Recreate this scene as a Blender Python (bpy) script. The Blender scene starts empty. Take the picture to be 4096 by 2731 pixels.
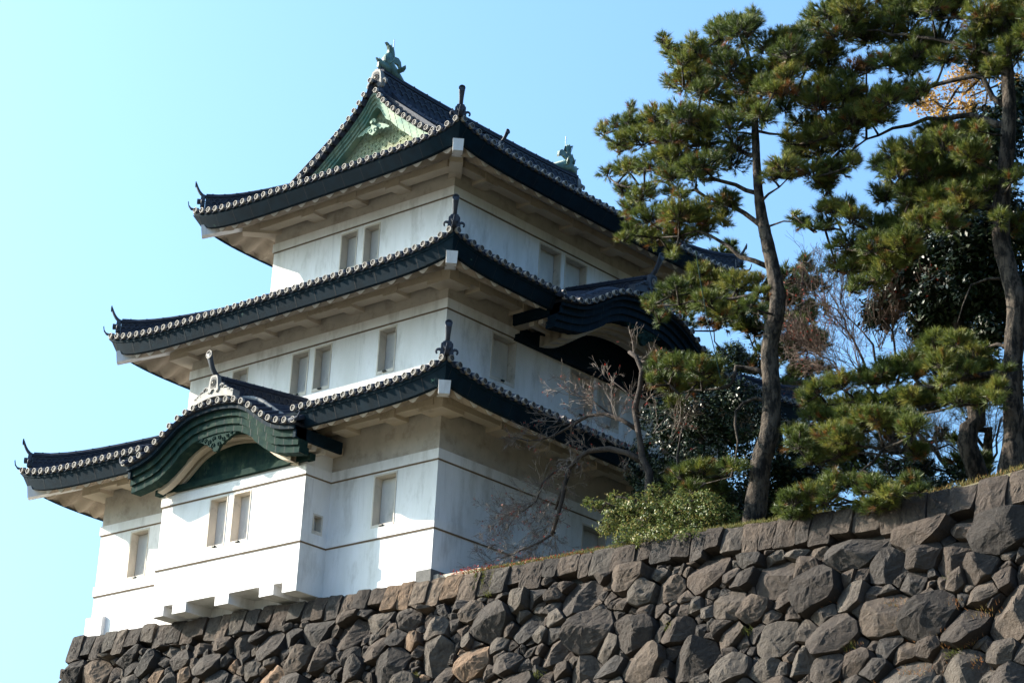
import bpy, bmesh, math, random
from mathutils import Vector, Matrix, noise
PI = math.pi
random.seed(7)
scene = bpy.context.scene
COL = scene.collection

# ------------------------------------------------------------------ camera
CAM = Vector((40.27214, -41.49994, -15.91818))
FW = Vector((-0.63002333, 0.68914136, 0.35798715))
RT = Vector((0.75042057, 0.65889015, 0.05227566))
UP = Vector((0.19984889, -0.3015758, 0.93226201))
FPX = 9459.44
cam = bpy.data.cameras.new('camera'); camo = bpy.data.objects.new('camera', cam)
COL.objects.link(camo); scene.camera = camo
camo.matrix_world = Matrix(((RT.x, UP.x, -FW.x, CAM.x), (RT.y, UP.y, -FW.y, CAM.y), (RT.z, UP.z, -FW.z, CAM.z), (0, 0, 0, 1)))
cam.sensor_width = 36; cam.lens = FPX / 4096 * 36
cam.clip_start = 1; cam.clip_end = 6000

# ------------------------------------------------------------------ world, sun, exposure
SUN = Vector((-2.12, -0.97, 1.16)).normalized()
world = bpy.data.worlds.new('World'); scene.world = world; world.use_nodes = True
wn = world.node_tree; wn.nodes.clear()
sky = wn.nodes.new('ShaderNodeTexSky'); sky.sky_type = 'NISHITA'; sky.sun_disc = False
sky.sun_elevation = math.asin(SUN.z); sky.sun_rotation = math.atan2(SUN.x, SUN.y)
sky.altitude = 0; sky.air_density = 1.3; sky.dust_density = 6.5; sky.ozone_density = 4.0
bgn = wn.nodes.new('ShaderNodeBackground'); bgn.inputs[1].default_value = 0.12
wo = wn.nodes.new('ShaderNodeOutputWorld')
tint = wn.nodes.new('ShaderNodeMix'); tint.data_type = 'RGBA'; tint.blend_type = 'MULTIPLY'; tint.inputs[0].default_value = 1
tint.inputs[7].default_value = (.77, 1.07, 1.26, 1)      # the cyan cast of this clear winter sky
wn.links.new(sky.outputs[0], tint.inputs[6]); wn.links.new(tint.outputs[2], bgn.inputs[0]); wn.links.new(bgn.outputs[0], wo.inputs[0])
sl = bpy.data.lights.new('sun', 'SUN'); sl.energy = 5.0; sl.angle = math.radians(0.5); sl.color = (1.0, 0.90, 0.76)
so = bpy.data.objects.new('sun', sl); COL.objects.link(so)
so.rotation_euler = (-SUN).to_track_quat('-Z', 'Y').to_euler()
scene.view_settings.view_transform = 'Standard'; scene.view_settings.look = 'None'
scene.view_settings.exposure = 1.5; scene.view_settings.gamma = 1

# ------------------------------------------------------------------ helpers
def ray(px, py):                      # px, py in 2352-wide photo coordinates
    k = 4096 / 2352
    return FW + RT * ((px * k - 2048) / FPX) - UP * ((py * k - 1365.5) / FPX)
def at(px, py, Y):                    # point of that sight line on the vertical plane y = Y
    d = ray(px, py); t = (Y - CAM.y) / d.y; return CAM + d * t

def tag(o, label=None, cat=None, group=None, kind=None):
    if label: o['label'] = label
    if cat: o['category'] = cat
    if group: o['group'] = group
    if kind: o['kind'] = kind
    return o
def empty(name, loc=(0, 0, 0)):
    o = bpy.data.objects.new(name, None); o.location = loc; COL.objects.link(o); return o

class MB:
    def __init__(s): s.v = []; s.f = []; s.m = []; s.sm = []; s.c = []; s.cur = 0; s.smooth = False; s.tone = None
    def vert(s, p): s.v.append(tuple(p)); s.c.append(s.tone if s.tone is not None else 0.5); return len(s.v) - 1
    def face(s, idx, m=None):
        s.f.append(tuple(idx)); s.m.append(s.cur if m is None else m); s.sm.append(s.smooth)
    def poly(s, pts, m=None): s.face([s.vert(p) for p in pts], m)
    def grid(s, rows, close=False, m=None):
        ids = [[s.vert(p) for p in r] for r in rows]
        for a, b in zip(ids[:-1], ids[1:]):
            n = len(a)
            for i in range(n if close else n - 1):
                j = (i + 1) % n; s.face((a[i], a[j], b[j], b[i]), m)
        return ids
    def hexa(s, p, m=None):           # 4 bottom points then 4 top points, same order
        i = [s.vert(q) for q in p]
        for f in ((3, 2, 1, 0), (4, 5, 6, 7), (0, 1, 5, 4), (1, 2, 6, 5), (2, 3, 7, 6), (3, 0, 4, 7)): s.face([i[k] for k in f], m)
    def box(s, a, b, m=None):
        (x0, y0, z0), (x1, y1, z1) = a, b
        s.hexa([(x0, y0, z0), (x1, y0, z0), (x1, y1, z0), (x0, y1, z0), (x0, y0, z1), (x1, y0, z1), (x1, y1, z1), (x0, y1, z1)], m)
    def tube(s, path, rad, n=8, cap=True, m=None, up=None):
        path = [Vector(p) for p in path]; rows = []; ref = None
        if not hasattr(rad, '__len__'): rad = [rad] * len(path)
        for i, p in enumerate(path):
            t = (path[min(i + 1, len(path) - 1)] - path[max(i - 1, 0)]).normalized()
            if ref is None: ref = Vector((0, 0, 1)) if abs(t.z) < .9 else Vector((1, 0, 0))
            a = t.cross(ref); a = a.normalized() if a.length > 1e-6 else Vector((1, 0, 0))
            b = a.cross(t).normalized(); ref = b
            rows.append([p + (a * math.cos(2 * PI * k / n) + b * math.sin(2 * PI * k / n)) * rad[i] for k in range(n)])
        ids = s.grid(rows, True, m)
        if cap:
            s.face(list(reversed(ids[0])), m); s.face(ids[-1], m)
    def prism(s, pts, o, ex, ey, ez, d0, d1, m=None):   # outline in (ex, ey), extruded along ez
        o = Vector(o); ex = Vector(ex); ey = Vector(ey); ez = Vector(ez)
        A = [s.vert(o + ex * x + ey * y + ez * d0) for x, y in pts]
        B = [s.vert(o + ex * x + ey * y + ez * d1) for x, y in pts]
        n = len(pts)
        for i in range(n): s.face((A[i], A[(i + 1) % n], B[(i + 1) % n], B[i]), m)
        s.face(list(reversed(A)), m); s.face(B, m)
    def merge(s, o, moff):            # take in another builder's faces, its materials shifted by moff
        k = len(s.v); s.v += o.v; s.c += o.c; s.f += [tuple(i + k for i in f) for f in o.f]; s.m += [m + moff for m in o.m]; s.sm += o.sm
    def build(s, name, mats, parent=None, recalc=True):
        me = bpy.data.meshes.new(name); me.from_pydata(s.v, [], s.f)
        if not isinstance(mats, (list, tuple)): mats = [mats]
        for q in mats: me.materials.append(q)
        me.polygons.foreach_set('material_index', s.m); me.polygons.foreach_set('use_smooth', s.sm)
        if s.tone is not None:
            at_ = me.attributes.new('tone', 'FLOAT', 'POINT'); at_.data.foreach_set('value', s.c)
        if recalc:
            b = bmesh.new(); b.from_mesh(me); bmesh.ops.recalc_face_normals(b, faces=b.faces); b.to_mesh(me); b.free()
        me.update()
        o = bpy.data.objects.new(name, me); COL.objects.link(o)
        if parent: o.parent = parent
        return o

# ------------------------------------------------------------------ materials
def mat(name, base, rough=.8, metal=0, var=None, vscale=3, bump=0, bscale=30, spec=.3, tonemix=None, grime=None, stretch=(1, 1, 1), patch=None, transl=None, streak=False, bdist=.03):
    m = bpy.data.materials.new(name); m.use_nodes = True; nt = m.node_tree; N = nt.nodes; L = nt.links
    b = N['Principled BSDF']; b.inputs['Roughness'].default_value = rough; b.inputs['Metallic'].default_value = metal
    b.inputs['Specular IOR Level'].default_value = spec
    tc = N.new('ShaderNodeTexCoord'); mp = N.new('ShaderNodeMapping'); mp.inputs['Scale'].default_value = stretch
    L.new(tc.outputs['Object'], mp.inputs[0])
    col = N.new('ShaderNodeRGB'); col.outputs[0].default_value = (*base, 1); out = col.outputs[0]
    def nz(scale, det=6, rg=.6, src=None):
        n = N.new('ShaderNodeTexNoise'); n.inputs['Scale'].default_value = scale; n.inputs['Detail'].default_value = det
        n.inputs['Roughness'].default_value = rg; L.new(src or mp.outputs[0], n.inputs['Vector']); return n.outputs[0]
    def ramp(v, a, b_):
        r = N.new('ShaderNodeMapRange'); r.inputs[1].default_value = a; r.inputs[2].default_value = b_; L.new(v, r.inputs[0]); return r.outputs[0]
    def mix(fac, a, bcol):
        x = N.new('ShaderNodeMix'); x.data_type = 'RGBA'
        if isinstance(fac, float): x.inputs[0].default_value = fac
        else: L.new(fac, x.inputs[0])
        L.new(a, x.inputs[6])
        if isinstance(bcol, tuple): x.inputs[7].default_value = (*bcol, 1)
        else: L.new(bcol, x.inputs[7])
        return x.outputs[2]
    if tonemix:                       # per-piece tone: darker .. lighter colour
        a = N.new('ShaderNodeAttribute'); a.attribute_name = 'tone'
        r = N.new('ShaderNodeValToRGB'); r.color_ramp.elements.remove(r.color_ramp.elements[0])
        els = tonemix; r.color_ramp.elements[0].position = els[0][0]; r.color_ramp.elements[0].color = (*els[0][1], 1)
        for p, c in els[1:]:
            e = r.color_ramp.elements.new(p); e.color = (*c, 1)
        L.new(a.outputs['Fac'], r.inputs[0]); out = r.outputs[0]
    if var: out = mix(ramp(nz(vscale), .35, .68), out, var)
    if patch: out = mix(ramp(nz(patch[1], 8, .7), patch[2], patch[3]), out, patch[0])
    if grime: out = mix(ramp(nz(grime[1], 9, .68), grime[2], grime[3]), out, grime[0])
    if streak:
        m3 = N.new('ShaderNodeMapping'); m3.inputs['Scale'].default_value = (7, 7, .35); L.new(tc.outputs['Object'], m3.inputs[0])
        out = mix(ramp(nz(1.6, 6, .6, m3.outputs[0]), .56, .95), out, tuple(c * .62 for c in base))
    L.new(out, b.inputs['Base Color'])
    if bump:
        bn = N.new('ShaderNodeBump'); bn.inputs['Strength'].default_value = bump; bn.inputs['Distance'].default_value = bdist
        L.new(nz(bscale, 8, .7, tc.outputs['Object']), bn.inputs['Height']); L.new(bn.outputs[0], b.inputs['Normal'])
    if transl:
        t = N.new('ShaderNodeBsdfTranslucent'); L.new(out, t.inputs[0]); ms = N.new('ShaderNodeMixShader'); ms.inputs[0].default_value = transl
        L.new(b.outputs[0], ms.inputs[1]); L.new(t.outputs[0], ms.inputs[2]); L.new(ms.outputs[0], N['Material Output'].inputs[0])
    return m
M = {}
M['plaster'] = mat('plaster', (.80, .78, .785), .85, var=(.68, .66, .64), vscale=.9, grime=((.38, .35, .32), 1.3, .51, .82), bump=.15, bscale=14, stretch=(1.3, 1.3, .45), streak=True)
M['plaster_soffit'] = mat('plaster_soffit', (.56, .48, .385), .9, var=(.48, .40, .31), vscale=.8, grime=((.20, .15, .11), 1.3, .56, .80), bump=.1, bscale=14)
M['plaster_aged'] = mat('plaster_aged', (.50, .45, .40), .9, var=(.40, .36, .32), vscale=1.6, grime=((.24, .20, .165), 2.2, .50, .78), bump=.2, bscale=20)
M['soffit_dark'] = mat('soffit_dark', (.36, .30, .235), .92, var=(.28, .225, .17), vscale=1.2, grime=((.12, .09, .065), 1.5, .52, .78))  # shade of the recessed undersides put into the darker colour
M['reveal'] = mat('reveal', (.64, .575, .50), .88, var=(.54, .48, .41), vscale=2, grime=((.22, .18, .14), 3, .55, .8))  # tan of bounced light and jamb shadow put into the colour
M['shutter'] = mat('shutter', (.60, .58, .56), .85, var=(.46, .45, .44), vscale=2.2, grime=((.22, .21, .2), 2.5, .52, .75), stretch=(1, 1, .5))
M['joint'] = mat('joint', (.16, .11, .07), .9)
M['tile'] = mat('tile', (.024, .029, .046), .72, var=(.045, .052, .070), vscale=7, spec=.15, bump=.15, bscale=40)
M['tile_rim'] = mat('tile_rim', (.33, .30, .265), .65, var=(.20, .185, .17), vscale=9, spec=.2)
M['tile_dark'] = mat('tile_dark', (.022, .022, .026), .7)
M['tile_pale'] = mat('tile_pale', (.24, .23, .215), .6, var=(.15, .145, .14), vscale=6, spec=.2, bump=.1)
M['copper'] = mat('copper', (.0038, .016, .028), .85, var=(.003, .010, .017), vscale=3, spec=.12, patch=((.14, .27, .21), 1.6, .66, .72))
M['copper_green'] = mat('copper_green', (.007, .024, .024), .85, var=(.026, .046, .036), vscale=3, spec=.05, patch=((.085, .12, .080), 1.8, .56, .80))
M['copper_pale'] = mat('copper_pale', (.30, .36, .25), .65, var=(.10, .22, .19), vscale=1.6, spec=.15, grime=((.06, .13, .11), 3, .54, .75))
M['copper_panel'] = mat('copper_panel', (.46, .47, .31), .7, var=(.33, .40, .27), vscale=2, spec=.1, grime=((.10, .17, .13), 3, .56, .8))  # paler sunlit tone of the panel put into the colour
M['bronze'] = mat('bronze', (.12, .20, .16), .5, var=(.05, .09, .075), vscale=6, bump=.3, bscale=18, spec=.5)
M['steel'] = mat('steel', (.8, .8, .8), .3, spec=.6)
M['iron'] = mat('iron', (.015, .022, .02), .6)

# ------------------------------------------------------------------ keep dimensions (measured)
W, D = 13.5, 15.8
XC, YC = -6.75, 7.9
I = [0, 1.4936, 2.9916]
ZD = [4.44, 8.85, 13.16]              # height of the eave end tiles, middle of each eave
ZS = [4.05, 8.50, 12.82]              # top of each visible wall
BAND = [[(1.08, 1.38), (2.916, 3.20)], [(7.925, 8.214)], [(12.255, 12.545)]]
OE = 1.87
def rect(k): i = I[k]; return (-W + i, -i, i, D - i)
def sides(r):
    x0, x1, y0, y1 = r
    return [((x0, y0), (1, 0), (0, -1), x1 - x0), ((x1, y0), (0, 1), (1, 0), y1 - y0),
            ((x1, y1), (-1, 0), (0, 1), x1 - x0), ((x0, y1), (0, -1), (-1, 0), y1 - y0)]
def P(sd, s, o, z): return Vector((sd[0][0] + sd[1][0] * s + sd[2][0] * o, sd[0][1] + sd[1][1] * s + sd[2][1] * o, z))
def rise(c): return .36 * math.exp(-max(c, 0) / .95)

keep = empty('castle_keep', (0, 0, 0))
tag(keep, 'white plastered three-storey Japanese castle keep with dark tiled upturned eaves above the stone wall', 'castle keep')

# ------------------------------------------------------------------ walls with window recesses
def wall_face(mb, sd, s0, s1, z0, z1, holes, o=0, zsplit=99):
    ss = sorted({s0, s1, *[h[0] for h in holes], *[h[1] for h in holes]})
    zs = sorted({z0, z1, *[h[2] for h in holes], *[h[3] for h in holes], *([zsplit] if zsplit < 99 else [])})
    for a, b in zip(ss[:-1], ss[1:]):
        for c, d in zip(zs[:-1], zs[1:]):
            if any(h[0] <= (a + b) / 2 <= h[1] and h[2] <= (c + d) / 2 <= h[3] for h in holes): continue
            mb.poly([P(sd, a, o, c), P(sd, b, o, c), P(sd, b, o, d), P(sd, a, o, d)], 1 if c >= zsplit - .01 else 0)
def window(sd, h, o=0, dp=.28, latch=True):
    a, b, c, d = h
    w = empty('window', P(sd, (a + b) / 2, o, c)); w.parent = keep
    off = Vector(w.location)
    def Q(s, oo, z): return P(sd, s, oo, z) - off
    mb = MB(); i = o - dp
    mb.poly([Q(a, o, c), Q(a, i, c), Q(a, i, d), Q(a, o, d)]); mb.poly([Q(b, o, c), Q(b, i, c), Q(b, i, d), Q(b, o, d)])
    mb.poly([Q(a, o, d), Q(b, o, d), Q(b, i, d), Q(a, i, d)]); mb.poly([Q(a, o, c), Q(b, o, c), Q(b, i, c), Q(a, i, c)])
    g = .014                          # raised plaster edge round the opening
    for (s0, s1, z0, z1) in ((a - .04, a, c - .10, d + .05), (b, b + .04, c - .10, d + .05), (a, b, d, d + .05), (a, b, c - .10, c)):
        mb.hexa([Q(s0, o + .001, z0), Q(s1, o + .001, z0), Q(s1, o + g, z0), Q(s0, o + g, z0), Q(s0, o + .001, z1), Q(s1, o + .001, z1), Q(s1, o + g, z1), Q(s0, o + g, z1)])
    mb.build('reveal', M['reveal'], w)
    m2 = MB(); m2.poly([Q(a + .015, i + .03, c + .01), Q(b - .015, i + .03, c + .01), Q(b - .015, i + .03, d - .015), Q(a + .015, i + .03, d - .015)])
    m2.poly([Q(a + .015, i + .03, c + .01), Q(a + .015, i, c + .01), Q(a + .015, i, d - .015), Q(a + .015, i + .03, d - .015)])
    m2.poly([Q(a, i + .001, c), Q(b, i + .001, c), Q(b, i + .001, d), Q(a, i + .001, d)], 1)
    m2.build('shutter', [M['shutter'], M['joint']], w, recalc=False)
    if latch:
        m3 = MB(); s = (a + b) / 2
        m3.hexa([Q(s - .07, o + .002, c - .07), Q(s + .05, o + .002, c - .07), Q(s + .05, o + .07, c - .06), Q(s - .07, o + .07, c - .06),
                 Q(s - .07, o + .002, c - .02), Q(s + .05, o + .002, c - .02), Q(s + .04, o + .06, c - .02), Q(s - .06, o + .06, c - .02)])
        m3.build('latch', M['iron'], w)
def storey(name, k, zb, holes_f, holes_r):
    r = rect(k); S = sides(r); mb = MB()
    hl = [holes_f, holes_r, [], []]
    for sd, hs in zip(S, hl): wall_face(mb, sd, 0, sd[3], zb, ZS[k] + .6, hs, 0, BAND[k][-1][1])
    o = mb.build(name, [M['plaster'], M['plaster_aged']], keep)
    b = MB(); p = .04
    for (z0, z1) in BAND[k]:
        for sd in S:
            for (a0, a1, pp, mm) in ((z0 + .015, z1, p, 0), (z0 - .02, z0 + .015, .022, 1)):
                L_ = sd[3]
                b.poly([P(sd, -pp, pp, a0), P(sd, L_ + pp, pp, a0), P(sd, L_ + pp, pp, a1), P(sd, -pp, pp, a1)], mm)
                b.poly([P(sd, -pp, pp, a0), P(sd, L_ + pp, pp, a0), P(sd, L_, 0, a0), P(sd, 0, 0, a0)], mm)
                b.poly([P(sd, -pp, pp, a1), P(sd, L_ + pp, pp, a1), P(sd, L_, 0, a1), P(sd, 0, 0, a1)], mm)
    b.build('plaster_band', [M['plaster'], M['joint']], o)
    for sd, hs in zip(S, hl):
        for h in hs: window(sd, h)
    return o
xs = lambda a, b, k: (a + W - I[k], b + W - I[k])
F3 = [(*xs(-7.50, -6.88, 2), 10.98, 12.10), (*xs(-6.62, -6.00, 2), 10.98, 12.10)]
F3 = [(*xs(-7.50, -6.88, 2), 10.98, 12.10), (*xs(-6.53, -5.94, 2), 10.98, 12.10)]
R3 = [(3.84, 4.78, 10.98, 12.12), (5.03, 6.0, 10.98, 12.12)]
F2 = [(*xs(-10.07, -9.47, 1), 6.58, 7.80), (*xs(-7.53, -6.90, 1), 6.58, 7.80), (*xs(-6.59, -5.97, 1), 6.58, 7.80), (*xs(-4.02, -3.41, 1), 6.58, 7.80)]
R2 = [(1.90, 2.84, 6.58, 7.81), (5.27, 6.25, 6.58, 7.81), (6.52, 7.47, 6.58, 7.81), (9.9, 10.84, 6.58, 7.81)]
F1 = [(*xs(-12.09, -11.35, 0), 1.47, 2.80), (*xs(-2.24, -1.48, 0), 1.47, 2.80)]
R1 = [(5.84, 6.8, 1.47, 2.66), (9.1, 10.06, 1.47, 2.66)]
storey('lower_wall', 0, -.62, F1, R1)
storey('middle_wall', 1, 4.5, F2, R2)
storey('upper_wall', 2, 9.0, F3, R3)

# projecting bay over the stone wall
BX0, BX1, BD, BZ0, BZ1 = -9.68, -3.92, .936, -.24, 3.57
bsd = [((BX0, -BD), (1, 0), (0, -1), BX1 - BX0), ((BX1, -BD), (0, 1), (1, 0), BD), ((BX0, 0), (0, -1), (-1, 0), BD)]
bh = [(-7.63 - BX0, -6.97 - BX0, 1.48, 2.81), (-6.68 - BX0, -6.04 - BX0, 1.48, 2.81)]
lh = [(.42, .70, 1.485, 1.90)]
mb = MB()
teeth = [(-9.64, -9.175), (-8.80, -8.248), (-7.077, -6.532), (-5.33, -4.785), (-4.45, -3.92)]
wall_face(mb, bsd[0], 0, BX1 - BX0, .036, BZ1 + .45, bh)
wall_face(mb, bsd[1], 0, BD, .036, BZ1 + .45, lh); wall_face(mb, bsd[2], 0, BD, .036, BZ1 + .45, [])
mb.poly([(BX0, -BD, .036), (BX1, -BD, .036), (BX1, 0, .036), (BX0, 0, .036)])
for a, b in teeth:
    a = max(a, BX0); z0, z1 = BZ0, .036
    mb.poly([(a, -BD, z0), (b, -BD, z0), (b, -BD, z1), (a, -BD, z1)]); mb.poly([(a, -BD, z0), (b, -BD, z0), (b, 0, z0), (a, 0, z0)])
    mb.poly([(a, -BD, z0), (a, 0, z0), (a, 0, z1), (a, -BD, z1)]); mb.poly([(b, -BD, z0), (b, 0, z0), (b, 0, z1), (b, -BD, z1)])
bay = mb.build('projecting_bay', M['plaster'], keep)
b = MB(); p = .04
for (z0, z1) in BAND[0]:
    for (a0, a1, pp, mm) in ((z0 + .015, z1, p, 0), (z0 - .02, z0 + .015, .022, 1)):
        X0, X1, Y = BX0 - pp, BX1 + pp, -BD - pp
        b.box((X0, Y, a0), (X1, -BD - .001, a1), mm)
        b.box((BX1 + .001, -BD - .001, a0), (X1, -.041, a1), mm); b.box((X0, -BD - .001, a0), (BX0 - .001, -.041, a1), mm)
b.build('plaster_band', [M['plaster'], M['joint']], bay)
for h in bh: window(bsd[0], h)
window(bsd[1], lh[0], dp=.25, latch=False)

# corner pads at the foot of the wall
mb = MB()
mb.box((-W - .10, -.12, -.5), (-12.86, .6, .44))
mb.build('corner_pad', M['plaster'], keep)

# ------------------------------------------------------------------ roof building blocks
def disc(mb, c, n, r=.086, th=.03, plain=False, bk=.06):
    """round eave end tile: pale rim, dark recessed field with a ring of dots and a comma swirl"""
    c = Vector(c); n = Vector(n).normalized(); u = Vector((0, 0, 1)); u = (u - n * u.dot(n)).normalized(); w = u.cross(n)
    K = 14
    def ring(rr, d): return [c + n * d + (w * math.cos(2 * PI * i / K) + u * math.sin(2 * PI * i / K)) * rr for i in range(K)]
    a, b_, d_, e = ring(r, -bk), ring(r, th), ring(r * .79, th), ring(r * .77, th - .02)
    mb.grid([a, b_, d_], True, 0); ids = mb.grid([d_, e], True, 1); mb.face(ids[1], 1)
    if plain: return
    for i in range(10):
        q = 2 * PI * i / 10; s = r * .075; cc = c + n * (th - .012) + (w * math.cos(q) + u * math.sin(q)) * r * .58
        mb.poly([cc + w * s, cc + u * s, cc - w * s, cc - u * s], 0)
    for i in range(3):
        q0 = 2 * PI * i / 3 + c.x; pts = []
        for k in range(5):
            q = q0 + k * .42; pts.append(c + n * (th - .012) + (w * math.cos(q) + u * math.sin(q)) * r * .36)
        for k in range(4):
            q = q0 + k * .42; q1 = q + .42; wd = .16 * (1 - k / 4.5)
            mb.poly([pts[k], pts[k + 1], c + n * (th - .012) + (w * math.cos(q1) + u * math.sin(q1)) * r * (.36 - wd * .8), c + n * (th - .012) + (w * math.cos(q) + u * math.sin(q)) * r * (.36 - wd)], 0)
def barrel(mb, path, side, r=.08, seg=True):
    """half-round cover tile row lying along path; side = horizontal direction across the row"""
    side = Vector(side); path = [Vector(p) for p in path]; rows = []
    for i, p in enumerate(path):
        t = (path[min(i + 1, len(path) - 1)] - path[max(i - 1, 0)]).normalized(); nn = side.cross(t)
        if nn.z < 0: nn = -nn
        rr = r
        ring = [p + (side * math.cos(a) + nn * math.sin(a)) * rr for a in [PI * (-.15 + 1.3 * k / 6) for k in range(7)]]
        rows.append(ring)
        if seg and 0 < i < len(path) - 1:
            rows.append([q + t * .012 + (q - p) * .0 for q in [p + (x - p) * .9 for x in ring]])
    mb.smooth = True; mb.grid(rows, False, 0); mb.smooth = False
def lip(mb, a, b, inn, sag=.06, m=0):
    """curved front edge of the pan tile between two cover tiles"""
    a = Vector(a); b = Vector(b); inn = Vector(inn); n = 5; up = Vector((0, 0, 1))
    rows = [[], [], [], []]
    for i in range(n + 1):
        t = i / n; p = a.lerp(b, t) - up * (sag * math.sin(PI * t) + .035)
        for k, q in enumerate((p + inn * .45 + up * .02, p, p - up * .03, p - up * .03 + inn * .45)): rows[k].append(q)
    mb.smooth = True; mb.grid(rows, False, m); mb.smooth = False
def ring_arcs(mb, a, b, up, out, h, rows=2, m=0):
    """overlapping half-ring tiles laid in the face of a ridge"""
    a = Vector(a); b = Vector(b); L_ = (b - a).length; 
    if L_ < .1: return
    d = (b - a) / L_; R_ = h / rows * .92; n = max(1, int(L_ / (R_ * 1.55))); st = L_ / n
    for r_ in range(rows + 0):
        for i in range(n + (r_ % 2)):
            c = a + d * (st * (i + .5 - .5 * (r_ % 2))) + up * (h * r_ / rows)
            if not 0 <= (c - a).dot(d) <= L_: continue
            pr = None
            for k in range(7):
                q = PI * k / 6; e = d * math.cos(q) + up * math.sin(q)
                cur = (c + e * R_ + out * .0, c + e * R_ + out * .022, c + e * (R_ * .8) + out * .022, c + e * (R_ * .8))
                if pr: 
                    mb.poly([pr[0], cur[0], cur[1], pr[1]], m); mb.poly([pr[1], cur[1], cur[2], pr[2]], m); mb.poly([pr[2], cur[2], cur[3], pr[3]], m)
                pr = cur
def ridge(name, parent, base, hts, wd=.24, cap=.085, pattern=True):
    """tiled ridge wall along the points base (bottom centre line) with heights hts"""
    mb = MB(); base = [Vector(p) for p in base]; n = len(base)
    L_, R_ = [], []
    for i, p in enumerate(base):
        t = base[min(i + 1, n - 1)] - base[max(i - 1, 0)]; t.z = 0; t.normalize(); sdv = Vector((t.y, -t.x, 0)); h = hts[i] if hasattr(hts, '__len__') else hts
        u = Vector((0, 0, 1)); w = wd / 2
        prof = [(w + .03, -.10), (w + .03, h * .16), (w, h * .16), (w, h * .76), (w + .035, h * .78), (w + .035, h * .85), (w + .01, h * .86), (w + .03, h * .93), (cap, h), (cap * .5, h + cap * .75)]
        L_.append([p + sdv * x + u * z for x, z in prof] + [p - sdv * x + u * z for x, z in reversed(prof)])
    ids = mb.grid(L_, False, 0)
    mb.face(ids[0], 0); mb.face(list(reversed(ids[-1])), 0)
    for i in range(n - 1):            # joints of the cap tiles
        a, b_ = base[i], base[i + 1]; hh = (hts[i] if hasattr(hts, '__len__') else hts); hj = (hts[i + 1] if hasattr(hts, '__len__') else hts)
        t = (b_ - a); tl = Vector((t.x, t.y, 0)).normalized(); sdv = Vector((tl.y, -tl.x, 0)); K = max(1, int(t.length / .3))
        for k in range(K):
            f = (k + .5) / K; c = a.lerp(b_, f) + Vector((0, 0, hh + (hj - hh) * f + cap * .2))
            mb.box2 = None
            q = [c + sdv * x + Vector((0, 0, z)) for x, z in ((-cap * 1.15, -.05), (-cap * .7, cap * .62), (cap * .7, cap * .62), (cap * 1.15, -.05))]
            q2 = [x + tl * .035 for x in q]; mb.grid([q, q2], False, 0); mb.poly(q, 0); mb.poly(q2, 0)
        if pattern:
            for sg in (1, -1):
                o_ = sdv * sg; u = Vector((0, 0, 1))
                ring_arcs(mb, a + o_ * (wd / 2) + u * hh * .2, b_ + o_ * (wd / 2) + u * hj * .2, u, o_, hh * .54, 2, 1)
    return mb.build(name, [M['tile'], M['tile_trim']], parent)
M['tile_trim'] = mat('tile_trim', (.045, .050, .066), .55, spec=.25)

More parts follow.
